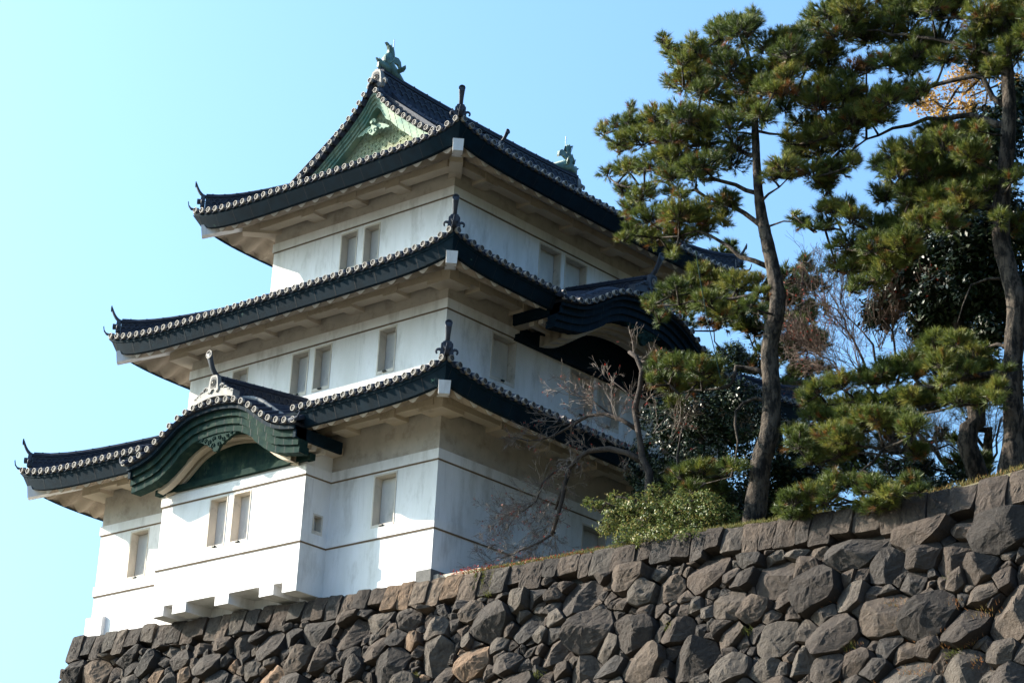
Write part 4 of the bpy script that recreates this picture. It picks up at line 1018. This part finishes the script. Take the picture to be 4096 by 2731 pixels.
P2 = [(2240, -30, 60, 30), (2310, -40, 50, 34), (2180, -40, 50, 28), (2270, -90, 60, 32), (2340, -100, 50, 34), (2210, -100, 46, 26), (2290, -150, 50, 32), (2100, -40, 50, 28), (2020, -30, 50, 26), (2370, -30, 40, 36), (2380, 60, 30, 40), (1900, 28, 48, 26), (1960, 20, 50, 28), (2030, 30, 52, 30), (2100, 28, 56, 30), (2180, 30, 56, 30), (2260, 36, 50, 32), (2330, 48, 40, 36), (1865, 45, 24, 18), (1930, 78, 50, 26), (2000, 86, 58, 30), (2080, 90, 58, 30), (2160, 92, 50, 28), (2240, 98, 48, 30), (2330, 118, 36, 36),
      (1880, 80, 34, 20), (1850, 150, 40, 24), (1905, 132, 46, 26), (1955, 168, 32, 26, 'b'), (1990, 150, 24, 16, 'b'), (1895, 190, 44, 26), (2040, 140, 40, 22), (2100, 138, 44, 20), (2170, 135, 40, 18), (2240, 135, 40, 20), (2280, 160, 30, 20),
      (1822, 220, 42, 26), (1880, 238, 52, 30), (1940, 212, 48, 28), (1990, 238, 52, 28), (2040, 226, 46, 26), (2090, 212, 40, 22), (1960, 278, 46, 26), (1900, 296, 52, 30), (1850, 284, 42, 26), (1828, 340, 34, 26), (1880, 352, 46, 28), (1930, 334, 38, 24), (1868, 396, 40, 22), (1920, 388, 30, 22), (1895, 425, 24, 16), (2020, 262, 40, 20), (1955, 372, 20, 18),
      (2055, 352, 36, 28), (2110, 340, 52, 28), (2170, 328, 46, 32), (2230, 352, 46, 30), (2265, 410, 34, 32), (2065, 398, 46, 28), (2130, 400, 50, 32), (2200, 408, 46, 32), (2030, 448, 34, 26), (2090, 450, 46, 28), (2150, 458, 46, 28), (2215, 470, 40, 30), (2150, 300, 40, 20), (2230, 300, 36, 20),
      (1915, 482, 32, 20), (1960, 500, 36, 26), (1895, 520, 22, 12), (2005, 520, 46, 28), (2060, 520, 50, 28), (2120, 512, 46, 28), (1945, 560, 42, 24), (2010, 566, 46, 26), (2070, 560, 46, 26), (1925, 612, 36, 22), (1990, 615, 42, 22), (2040, 608, 40, 22), (2090, 590, 34, 22), (1968, 655, 32, 14), (2180, 520, 36, 24), (2320, 520, 30, 24), (2325, 400, 30, 20),
      (2150, 798, 42, 24), (2200, 785, 36, 22), (2245, 815, 40, 22), (2100, 830, 42, 26), (2160, 848, 50, 26), (2220, 858, 46, 24), (2282, 860, 30, 20), (2050, 856, 46, 24), (1990, 868, 42, 22), (1930, 878, 42, 22), (1882, 895, 34, 22), (1862, 928, 24, 20), (1905, 945, 46, 26), (1960, 928, 50, 26), (2020, 930, 50, 26), (2080, 920, 50, 26), (2140, 910, 46, 24), (2200, 920, 40, 22), (2258, 918, 34, 18), (2290, 895, 24, 24),
      (1818, 1000, 26, 18), (1860, 1008, 42, 24), (1912, 998, 42, 24), (1970, 985, 46, 24), (1885, 1046, 36, 18), (1932, 1038, 36, 18), (2095, 985, 40, 26), (2108, 1040, 20, 22), (2040, 975, 40, 20),
      (1822, 1148, 32, 24, 'y'), (1862, 1130, 36, 18), (1840, 1182, 22, 14, 'y'), (1905, 1120, 36, 18), (1955, 1108, 36, 16), (2005, 1122, 40, 16), (2050, 1135, 36, 14), (2030, 1158, 32, 13, 'y'), (1985, 1160, 26, 10), (2085, 1110, 30, 14), (1900, 1150, 26, 12, 'y')]
pine('huge dark pine with a thick straight trunk on the hump at the right', 2.5,
     [(2322, 1105), (2330, 1000), (2326, 900), (2328, 800), (2335, 700), (2316, 620), (2300, 550), (2302, 450), (2313, 350), (2318, 250), (2312, 150), (2302, 50), (2295, -60), (2290, -150)],
     [38, 27, 25, 24, 25, 24, 23, 22, 20, 18, 16, 13, 9, 3],
     [([(2318, 250), (2280, 225), (2258, 180), (2235, 175), (2150, 195), (2080, 215), (1990, 240)], 12, -.6), ([(2312, 290), (2230, 265), (2130, 272), (2050, 295), (1990, 320), (1950, 350)], 14, .3), ([(2310, 150), (2250, 110), (2150, 90), (2020, 70), (1920, 80)], 11, -.5),
      ([(2305, 60), (2200, 40), (2080, 40)], 9, .5), ([(2300, 480), (2220, 470), (2120, 470), (2010, 540), (1950, 560)], 11, -.4), ([(2300, 400), (2250, 380), (2180, 370), (2080, 390)], 9, .5), ([(2320, 640), (2270, 640), (2230, 655), (2212, 700), (2200, 740)], 6, -.5),
      ([(2320, 850), (2260, 862), (2200, 872), (2120, 890), (2000, 910), (1900, 930)], 13, -.7), ([(2325, 800), (2290, 790), (2230, 800)], 8, .4), ([(2200, 900), (2120, 935), (2060, 1000), (2005, 1060), (1960, 1100), (1880, 1130)], 9, -3.1), ([(2260, 880), (2100, 960), (1900, 1000)], 7, .3)], more(random.Random(79), more(random.Random(78), P2, .95), .7), seed=4, over=True)
# three pines standing behind, partly hidden
def rndpads(r, x0, x1, y0, y1, n, rx, ry, f=lambda x, y: True):
    o = []
    while len(o) < n:
        x, y = r.uniform(x0, x1), r.uniform(y0, y1)
        if f(x, y): o.append((x, y, rx * r.uniform(.7, 1.2), ry * r.uniform(.7, 1.2)))
    return o
r_ = random.Random(21)
pb = [(1848, 605, 16, 16), (1845, 635, 32, 22), (1830, 665, 36, 24), (1870, 660, 34, 22), (1800, 640, 22, 28), (1800, 690, 30, 24), (1680, 565, 12, 16), (1660, 590, 30, 18), (1690, 600, 22, 20), (1560, 560, 20, 10)] + rndpads(r_, 1550, 1880, 690, 960, 64, 38, 18, lambda x, y: not (1590 < x < 1700 and 740 < y < 800))
pine('shaded pine seen between the slender pine trunk and the bare tree, behind the keep corner', 17.5, [(1800, 1120), (1790, 980), (1815, 860), (1830, 780), (1838, 700), (1846, 615)], [10, 9, 8, 7, 5, 3],
     [([(1790, 960), (1700, 880), (1640, 760), (1620, 700)], 6, 0), ([(1795, 930), (1740, 800), (1730, 720)], 6, 1), ([(1800, 920), (1850, 830), (1880, 760)], 6, -1)], pb + [(1660, 745, 26, 16, 'b'), (1620, 742, 18, 12, 'b')], dens=.8, L_=.26, wn_=.014, seed=8, bright=-.22)
pine('dim pine low behind the big trunk, seen under its lowest boughs', 9.0, [(2080, 1160), (2090, 1040), (2095, 960), (2105, 880)], [16, 13, 10, 6],
     [([(2090, 1060), (2000, 1040), (1900, 1060), (1830, 1075)], 6, 0), ([(2090, 1040), (2180, 1020), (2260, 1060)], 5, 0)], rndpads(r_, 1800, 2250, 1000, 1160, 44, 36, 16), dens=.8, L_=.2, wn_=.011, seed=9, bright=-.2)

# broadleaf evergreens
def evergreen(name, label, cat, Y, trunk, tr, blobs, mleaf, n_per, size, tone=(.1, .9), core=True, seed=1, open_=.5):
    r = random.Random(seed); root = empty(name, at(trunk[0][0], trunk[0][1], Y)); tag(root, label, cat); off = Vector(root.location)
    tb = MB(); lb = MB(); lb.tone = .3; tp = [at(x, y, Y) for x, y in trunk]; sc = pxm(tp[0]); w = wobble(tp, .5, r)
    tb.smooth = True; tb.tube([p - off for p in w], [max(.01, (tr[0] + (tr[1] - tr[0]) * i / (len(w) - 1)) * sc) for i in range(len(w))], 8)
    for (x, y, rx, ry, dy) in blobs:
        c = at(x, y, Y + dy); s = pxm(c); RX, RZ = rx * s, ry * s; b0 = min(w, key=lambda q: (q - c).length)
        tb.tube([p - off for p in wobble([b0, c], .8, r)][:60], .03, 5)
        for i in range(9):
            u = rdir(r); tb.tube([c - off, c + Vector((u.x * RX, u.y * RX * .8, u.z * RZ)) * .8 - off], [.02, .008], 3, False)
        n = int(n_per * rx * ry / 1000)
        cl = [(rdir(r), r.random() ** .4) for _ in range(max(3, n // 9))]
        for i in range(n):
            u, q = cl[i % len(cl)]; p = c + Vector((u.x * RX, u.y * RX * .8, u.z * RZ)) * q + rdir(r) * r.random() * size * 3.2
            lb.tone = r.uniform(*tone); nn = (Vector((u.x, u.y, u.z + .5)) + rdir(r) * .9).normalized(); leafq(lb, p - off, nn, size * r.uniform(.7, 1.25), r)
    tb.smooth = False; tb.build('trunk', M['bark'], root); lb.build('crown', mleaf, root, recalc=False)
    return root
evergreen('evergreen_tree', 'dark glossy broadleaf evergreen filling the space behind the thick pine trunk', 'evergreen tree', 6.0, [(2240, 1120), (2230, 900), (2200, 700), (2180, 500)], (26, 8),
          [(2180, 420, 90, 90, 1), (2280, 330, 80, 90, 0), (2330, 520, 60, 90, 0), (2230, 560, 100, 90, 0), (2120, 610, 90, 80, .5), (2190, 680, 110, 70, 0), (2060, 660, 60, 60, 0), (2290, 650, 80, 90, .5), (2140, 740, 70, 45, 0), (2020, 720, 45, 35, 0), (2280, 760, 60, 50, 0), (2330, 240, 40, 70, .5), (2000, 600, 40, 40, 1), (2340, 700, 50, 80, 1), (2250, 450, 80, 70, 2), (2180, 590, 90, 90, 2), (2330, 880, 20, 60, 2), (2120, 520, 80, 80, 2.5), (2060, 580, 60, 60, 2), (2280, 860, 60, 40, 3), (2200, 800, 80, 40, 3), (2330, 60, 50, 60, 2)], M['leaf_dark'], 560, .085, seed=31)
evergreen('camellia', 'dark camellia bush with glinting leaves under the slender pine boughs', 'camellia bush', 2.4, [(1620, 1180), (1610, 1060), (1600, 960)], (14, 5),
          [(1620, 960, 75, 60, 0), (1560, 1000, 70, 55, 0), (1680, 1000, 60, 70, .4), (1600, 1060, 90, 55, 0), (1700, 920, 45, 50, .6), (1640, 1130, 90, 50, .4), (1530, 1080, 50, 55, .4), (1740, 1080, 60, 100, 1.5), (1750, 960, 40, 70, 1.8), (1480, 1090, 50, 50, .9), (1510, 960, 50, 50, .9), (1690, 820, 40, 40, 1.6), (1590, 880, 60, 40, 1.2), (1560, 930, 45, 30, 0), (1490, 1130, 45, 40, .5), (1480, 1030, 30, 30, .2), (1655, 900, 40, 30, .5)], M['leaf_dark'], 560, .050, seed=32)
evergreen('dark_hedge', 'black-green hedge between the slender pine trunk and the low pine boughs', 'hedge', 4.5, [(1800, 1215), (1800, 1100)], (8, 5),
          [(1790, 1150, 60, 55, 0), (1800, 1060, 50, 60, 0), (1740, 1150, 60, 60, .5), (1840, 1110, 40, 50, .5), (1770, 990, 40, 50, 1), (1860, 1160, 50, 30, 1), (1960, 1170, 60, 22, 1), (2060, 1160, 60, 20, 1), (2140, 1120, 60, 22, 1), (1680, 1180, 60, 40, .5), (1900, 1100, 60, 30, 3), (2000, 1110, 60, 26, 3), (1850, 1000, 40, 40, 4), (2100, 1080, 60, 26, 4), (2200, 1090, 40, 20, 3), (1920, 1040, 50, 26, 5)], M['leaf_dark'], 520, .06, seed=33)
evergreen('wall_shrub', 'light green shrub spilling over the wall top left of the slender pine', 'shrub', .15, [(1520, 1245), (1510, 1190)], (6, 3),
          [(1420, 1180, 40, 26, 0), (1470, 1165, 48, 30, 0), (1520, 1180, 55, 38, 0), (1580, 1180, 55, 36, 0), (1635, 1175, 48, 34, 0), (1400, 1210, 36, 22, 0), (1460, 1215, 50, 26, -.1), (1530, 1222, 60, 24, -.15), (1600, 1215, 50, 22, 0), (1680, 1190, 26, 34, .2), (1375, 1160, 30, 12, -.1), (1500, 1130, 26, 22, .1), (1348, 1150, 16, 8, -.1), (1430, 1150, 26, 14, 0), (1560, 1150, 40, 22, 0), (1620, 1145, 36, 20, 0), (1500, 1240, 55, 14, -.45), (1580, 1232, 50, 14, -.45), (1440, 1240, 36, 12, -.45), (1410, 1140, 20, 10, 0)], M['leaf_light'], 1100, .034, seed=34, tone=(0, 1))

# unseen evergreens added beyond the frame to shade the keep's right face
rw = random.Random(91)
for i, (gx, gy, gh, gr_) in enumerate(((22.0, 4.5, 21, 5.2), (24.5, 12.5, 23, 6.0), (19.5, 18.5, 21, 5.6), (27.0, 24, 24, 6.5), (15.5, 27, 20, 5.6))):
    root = empty('wood_tree', (gx, gy, -.5)); tag(root, ['evergreen tree nearest the wall edge in the wood beyond the right frame edge', 'tall evergreen tree second from the wall edge beyond the right frame edge', 'evergreen tree level with the far side of the keep, beyond the right frame edge', 'broadest and tallest evergreen tree at the back of the palace wood', 'evergreen tree at the far left end of the palace wood'][i], 'evergreen tree', 'palace wood trees')
    tb = MB(); lb = MB(); lb.tone = .4; tb.smooth = True; tb.tube([(0, 0, 0), (.2, .1, gh * .4), (0, .2, gh * .85)], [.38, .28, .08], 10)
    for j in range(34):
        u = rdir(rw); c = Vector((u.x * gr_ * .75, u.y * gr_ * .75, gh * .56 + u.z * gh * .36)); tb.tube([(.1, .1, c.z * .7), c], [.10, .03], 5, False)
        for q in range(760):
            v = rdir(rw) * rw.random() ** .4 * gr_ * .42; lb.tone = rw.random(); leafq(lb, c + Vector((v.x, v.y, v.z * .8)), rdir(rw), .14 * rw.uniform(.7, 1.2), rw)
    tb.build('trunk', M['bark'], root); lb.build('crown', M['leaf_dark'], root, recalc=False)
# bare trees
def twigs(mb, p, d, l, rad, depth, r, up=.15, leaves=None, spread=.7):
    n = max(2, int(l / .14)); pts = [p.copy()]; dd = d.normalized()
    for i in range(n):
        dd = (dd + rdir(r) * .22 + Vector((0, 0, up)) * .12).normalized(); pts.append(pts[-1] + dd * (l / n))
    mb.tube(pts, [max(rad * (1 - .6 * i / n), .0036) for i in range(n + 1)], 5 if rad > .02 else 3, False)
    if leaves is not None and depth <= 1 and r.random() < .035: leaves.append(pts[-1])
    if depth <= 0: return
    for k in range(r.choice((3, 4, 5))):
        i = r.randint(max(1, n // 3), n); a = (dd + rdir(r) * spread).normalized()
        twigs(mb, pts[i], a, l * r.uniform(.45, .72), rad * .55, depth - 1, r, up, leaves, spread)
def bare(name, label, cat, Y, stems, mbark, twiglist, seed=1, up=.3, spread=.7, trad=.010, auto=0, mtw=None):
    r = random.Random(seed); root = empty(name, at(*stems[0][0][0], Y)); tag(root, label, cat); off = Vector(root.location); tb = MB(); wb = MB(); lv = []
    allp = []
    for pts, r0, r1, dy in stems:
        m_ = len(pts) - 1; w = wobble([at(x, y, Y + dy * i / m_) for i, (x, y) in enumerate(pts)], 1.0, r); sc = pxm(w[0])
        tb.smooth = True; tb.tube([p - off for p in w], [(r0 + (r1 - r0) * i / (len(w) - 1)) * sc * .66 * (1 + .15 * r.uniform(-1, 1)) for i in range(len(w))], 8); tb.smooth = False
    for pts, r0, r1, dy in stems[1:]:
        m_ = len(pts) - 1
        for i in range(m_):
            for k in range(auto):
                f = r.random(); x = pts[i][0] + (pts[i + 1][0] - pts[i][0]) * f; y = pts[i][1] + (pts[i + 1][1] - pts[i][1]) * f
                twigs(wb, at(x, y, Y + dy * (i + f) / m_) - off, rdir(r) + UP * up * 2, r.uniform(.2, .5), .006, 2, r, up, lv, spread)
    for (x, y, dx, dz, l, n, dep) in twiglist:
        for k in range(n):
            p = at(x + r.uniform(-6, 6), y + r.uniform(-6, 6), Y + r.uniform(-.25, .25)); d = RT * dx + UP * dz + rdir(r) * .5
            twigs(wb, p - off, d, l * r.uniform(.7, 1.2), trad, dep, r, up, lv, spread)
    tb.build('trunk', mbark, root); wb.build('twigs', mtw or M['twig'], root)
    if lv:
        L2 = MB()
        for p in lv:
            for _ in range(2): leafq(L2, p + rdir(r) * .02, rdir(r), .03, r)
        L2.build('dead_leaves', M['leaf_red'], root)
    return root
bare('cherry_tree', 'gnarled bare cherry leaning out from the wall with drooping twigs and a few red leaves', 'bare tree', 1.15,
     [([(1500, 1215), (1490, 1130), (1475, 1050), (1466, 990), (1458, 940), (1470, 890), (1475, 850), (1462, 820), (1445, 808)], 16, 8, -.2),
      ([(1478, 1060), (1440, 1040), (1400, 1030), (1355, 1035), (1330, 1050), (1308, 1075)], 12, 7, -.3), ([(1308, 1075), (1298, 1110), (1290, 1150), (1280, 1190), (1268, 1225)], 9, 6, -.2), ([(1300, 1105), (1288, 1130), (1276, 1170)], 6, 5, 0),
      ([(1275, 1222), (1240, 1245), (1200, 1262), (1150, 1282)], 5, 2.5, -.2), ([(1308, 1070), (1270, 1085), (1245, 1110), (1232, 1150), (1200, 1175)], 4.5, 2.5, -.2),
      ([(1462, 985), (1430, 965), (1390, 950), (1350, 955), (1300, 985), (1240, 1010), (1180, 1003)], 8, 1.8, -.3), ([(1350, 955), (1300, 975), (1250, 985)], 3, 1.5, -.1), ([(1462, 830), (1500, 830), (1530, 800)], 3.5, 1.5, 0), ([(1470, 960), (1440, 900), (1400, 870)], 3, 1.5, -.2), ([(1400, 950), (1360, 920), (1310, 905), (1280, 880)], 3, 1.5, -.2),
      ([(1560, 1130), (1555, 1050), (1565, 990), (1580, 950)], 5, 3, .2)], M['bark_pale'],
     [(1460, 815, -.1, 1, .55, 3, 2), (1475, 850, .5, .7, .5, 2, 2), (1400, 870, -.5, .6, .45, 2, 2), (1310, 905, -.6, .5, .5, 3, 2), (1345, 930, -.2, .9, .5, 3, 2), (1280, 965, -.8, .3, .5, 3, 2), (1200, 1003, -1, -.3, .35, 3, 2), (1230, 1000, -1, .3, .4, 2, 2), (1380, 950, -.2, .8, .6, 3, 2), (1420, 960, .2, 1, .7, 3, 2), (1480, 920, .6, .7, .7, 3, 2), (1500, 990, .5, .8, .8, 4, 2), (1540, 1010, .4, 1, .8, 4, 2),
      (1232, 1150, -1, -.2, .6, 7, 3), (1200, 1175, -1, -.4, .6, 7, 3), (1245, 1110, -.7, -.5, .7, 6, 3), (1260, 1200, -.8, -.3, .6, 6, 3), (1250, 1130, -.6, .4, .5, 3, 2), (1240, 1245, -.6, -.5, .6, 4, 3), (1190, 1262, -1, 0, .6, 4, 3), (1150, 1282, -1, -.4, .5, 3, 2), (1270, 1225, .0, -1, .7, 4, 3), (1215, 1265, -.2, -1, .8, 3, 3), (1180, 1280, -.2, -1, .7, 3, 2), (1130, 1290, -.6, .2, .4, 3, 2), (1308, 1060, 0, 1, .35, 3, 2), (1280, 1180, -.8, .2, .4, 2, 2)], seed=41, up=0, auto=4)
bare('deciduous_tree', 'leafless reddish-brown tree with upright fine twigs between the two pines', 'bare tree', 6.0,
     [([(2060, 1040), (2010, 900), (1960, 780), (1900, 700)], 8, 2, 0), ([(2070, 1040), (2040, 860), (1980, 760), (1930, 690)], 7, 2, .5), ([(2050, 980), (1980, 880), (1890, 820), (1840, 780)], 5, 1.5, 0), ([(2060, 960), (2070, 850), (2050, 760), (2010, 700)], 6, 2, -.4), ([(2080, 950), (2120, 830), (2110, 740)], 5, 1.5, .4)], M['bark_pale'],
     [(1900, 705, -.4, .8, 1.0, 8, 3), (1930, 700, 0, 1, 1.0, 8, 3), (1960, 780, -.4, .8, 1.0, 9, 3), (1890, 820, -.6, .5, 1.0, 9, 3), (1850, 790, -.5, .7, .8, 8, 3), (1985, 860, -.6, .5, 1.1, 9, 3), (2010, 710, .1, 1, .9, 7, 3), (2050, 780, .2, 1, 1.0, 8, 3), (2110, 760, .2, 1, .9, 7, 3), (1930, 860, -.7, .2, .9, 8, 3), (2020, 800, 0, 1, 1.1, 9, 3), (2090, 850, .3, .8, .9, 7, 3)], seed=42, up=.3, trad=.014, auto=5, mtw=mat('twig_red', (.15, .10, .078), .85, var=(.08, .06, .05), vscale=3))
bare('leaning_tree', 'dark leafless trees low behind the thick pine trunk against blue sky', 'bare tree', 9.5,
     [([(2262, 1110), (2268, 1040), (2240, 1000), (2220, 960)], 10, 5, 0), ([(2215, 1120), (2180, 1080), (2130, 1020), (2080, 985)], 9, 4, 0), ([(2262, 1110), (2290, 1040), (2300, 960)], 6, 3, 1)], M['bark'],
     [(2240, 1000, 0, 1, 1.2, 7, 3), (2268, 1040, .3, 1, 1.2, 7, 3), (2180, 1080, -.4, .6, 1.2, 8, 3), (2130, 1020, -.5, .8, 1.2, 8, 3), (2200, 1090, .2, .8, 1.2, 8, 3), (2100, 1060, -.6, .4, 1.0, 7, 3), (2220, 1030, -.3, .6, 1.2, 7, 3), (2150, 1100, -.7, .3, 1.2, 7, 3), (2000, 1100, -.3, .5, 1.2, 6, 3)], seed=43, up=.2, trad=.016)
gold = evergreen('golden_tree', 'golden-leaved autumn tree glimpsed high behind the thick pine trunk', 'autumn tree', 9.0, [(2260, 1100), (2230, 700), (2200, 400), (2170, 250)], (12, 4),
          [(2140, 230, 60, 35, 0), (2220, 180, 60, 40, 0), (2280, 150, 45, 40, 0), (2180, 270, 50, 25, 0), (2240, 240, 50, 30, 0), (2325, 190, 30, 40, 0)], M['leaf_gold'], 420, .05, tone=(0, 1), seed=35)

# hanging wire, grass, weeds and moss in the joints
wr = MB(); wr.tube([at(1598, 575, -.2), at(1608, 640, -.2), at(1626, 740, -.1), at(1640, 800, 0), (at(1655, 868, .1))], .012, 5)
tag(wr.build('guy_wire', M['copper_green']), 'thin pale green wire hanging across the slender pine boughs', 'wire')
gr = MB(); gr.tone = .5; rg = random.Random(61)
def blade(mb, p, h, r, lean=.5):
    d = (Vector((0, 0, 1)) + rdir(r) * lean).normalized(); t = d.cross(rdir(r)).normalized() * .006
    mb.face([mb.vert(p - t), mb.vert(p + t), mb.vert(p + d * h)])
for i in range(26000):
    x = rg.uniform(1.2, 22); 
    if x < 14.5 and rg.random() < .55: continue
    y = WY + rg.uniform(.02, .5) + (rg.random() * 2.5 if x > 14.5 else 0)
    z = wtop(x) + (.06 if y > WY + .2 else .0) + .42 * math.exp(-((x - 18.2) / 2.4) ** 2) * min(1, (y - WY) / .8) + (.06 if x > .3 else 0)
    gr.tone = min(.95, max(0, rg.gauss(.5 if x < 14 else .74, .2))); blade(gr, Vector((x, y, z - .02)), rg.uniform(.03, .10) * (1.3 if x > 14.5 else 1), rg)
tag(gr.build('grass', M['grass'], recalc=False), 'short dry grass along the top edge of the stone wall', 'grass', kind='stuff')
wd = MB(); wd.tone = .5
def weed(x, t, n, h, tn, sp=.10):
    for _ in range(n):
        wd.tone = min(1, max(0, rg.gauss(tn, .12))); p = wp(x + rg.gauss(0, sp), t + rg.gauss(0, sp * .4), .06); d = (NW + Vector((0, 0, .7)) + rdir(rg) * .9).normalized(); q = d.cross(rdir(rg)).normalized() * .007
        wd.face([wd.vert(p - q), wd.vert(p + q), wd.vert(p + d * h * rg.uniform(.6, 1.2))])
for x, t, tn in ((2.5, .75, .3), (4.6, 3.1, .3), (-2.5, 2.9, .45), (.6, 2.7, .45), (8.4, 2.4, .2), (10.5, 2.7, .2), (12.8, 1.2, .2), (15.6, 2.2, .2), (15.8, 3.9, .15), (13.2, 3.4, .2), (16.3, 1.5, .2)): weed(x, t, 40, .16, tn)
for x, t, n in ((14.2, 2.6, 60), (14.7, 2.9, 70), (15.1, 3.3, 70), (15.6, 2.8, 50), (13.2, 3.4, 40), (12.4, 2.2, 25), (15.9, 3.7, 70), (14.9, 4.2, 70), (16.2, 4.2, 60), (12.7, 4.3, 30), (16.4, 3.1, 40), (13.9, 4.4, 40)): weed(x, t, n, .11, .97, .22)
for k in range(5):
    for q in range(60): weed(1.95 + .28 * (k % 3) + rg.uniform(-.03, .03), .06 + .5 * rg.random(), 1, .05, .35, .03)
tag(wd.build('wall_weeds', M['grass'], recalc=False), 'weeds and fallen brown needles caught in the joints of the stone wall', 'weeds', kind='stuff')
rl = MB()
for _ in range(420):
    x = rg.choice((rg.gauss(1.5, .35), rg.uniform(1, 6), rg.uniform(1, 5))); leafq(rl, Vector((x, WY + rg.uniform(-.02, .3), wtop(x) + rg.uniform(.02, .10 if x > 2.4 else .16))), rdir(rg), .028, rg)
tag(rl.build('fallen_leaves', M['leaf_red']), 'fallen red leaves lying along the wall top beside the keep', 'leaves', kind='stuff')
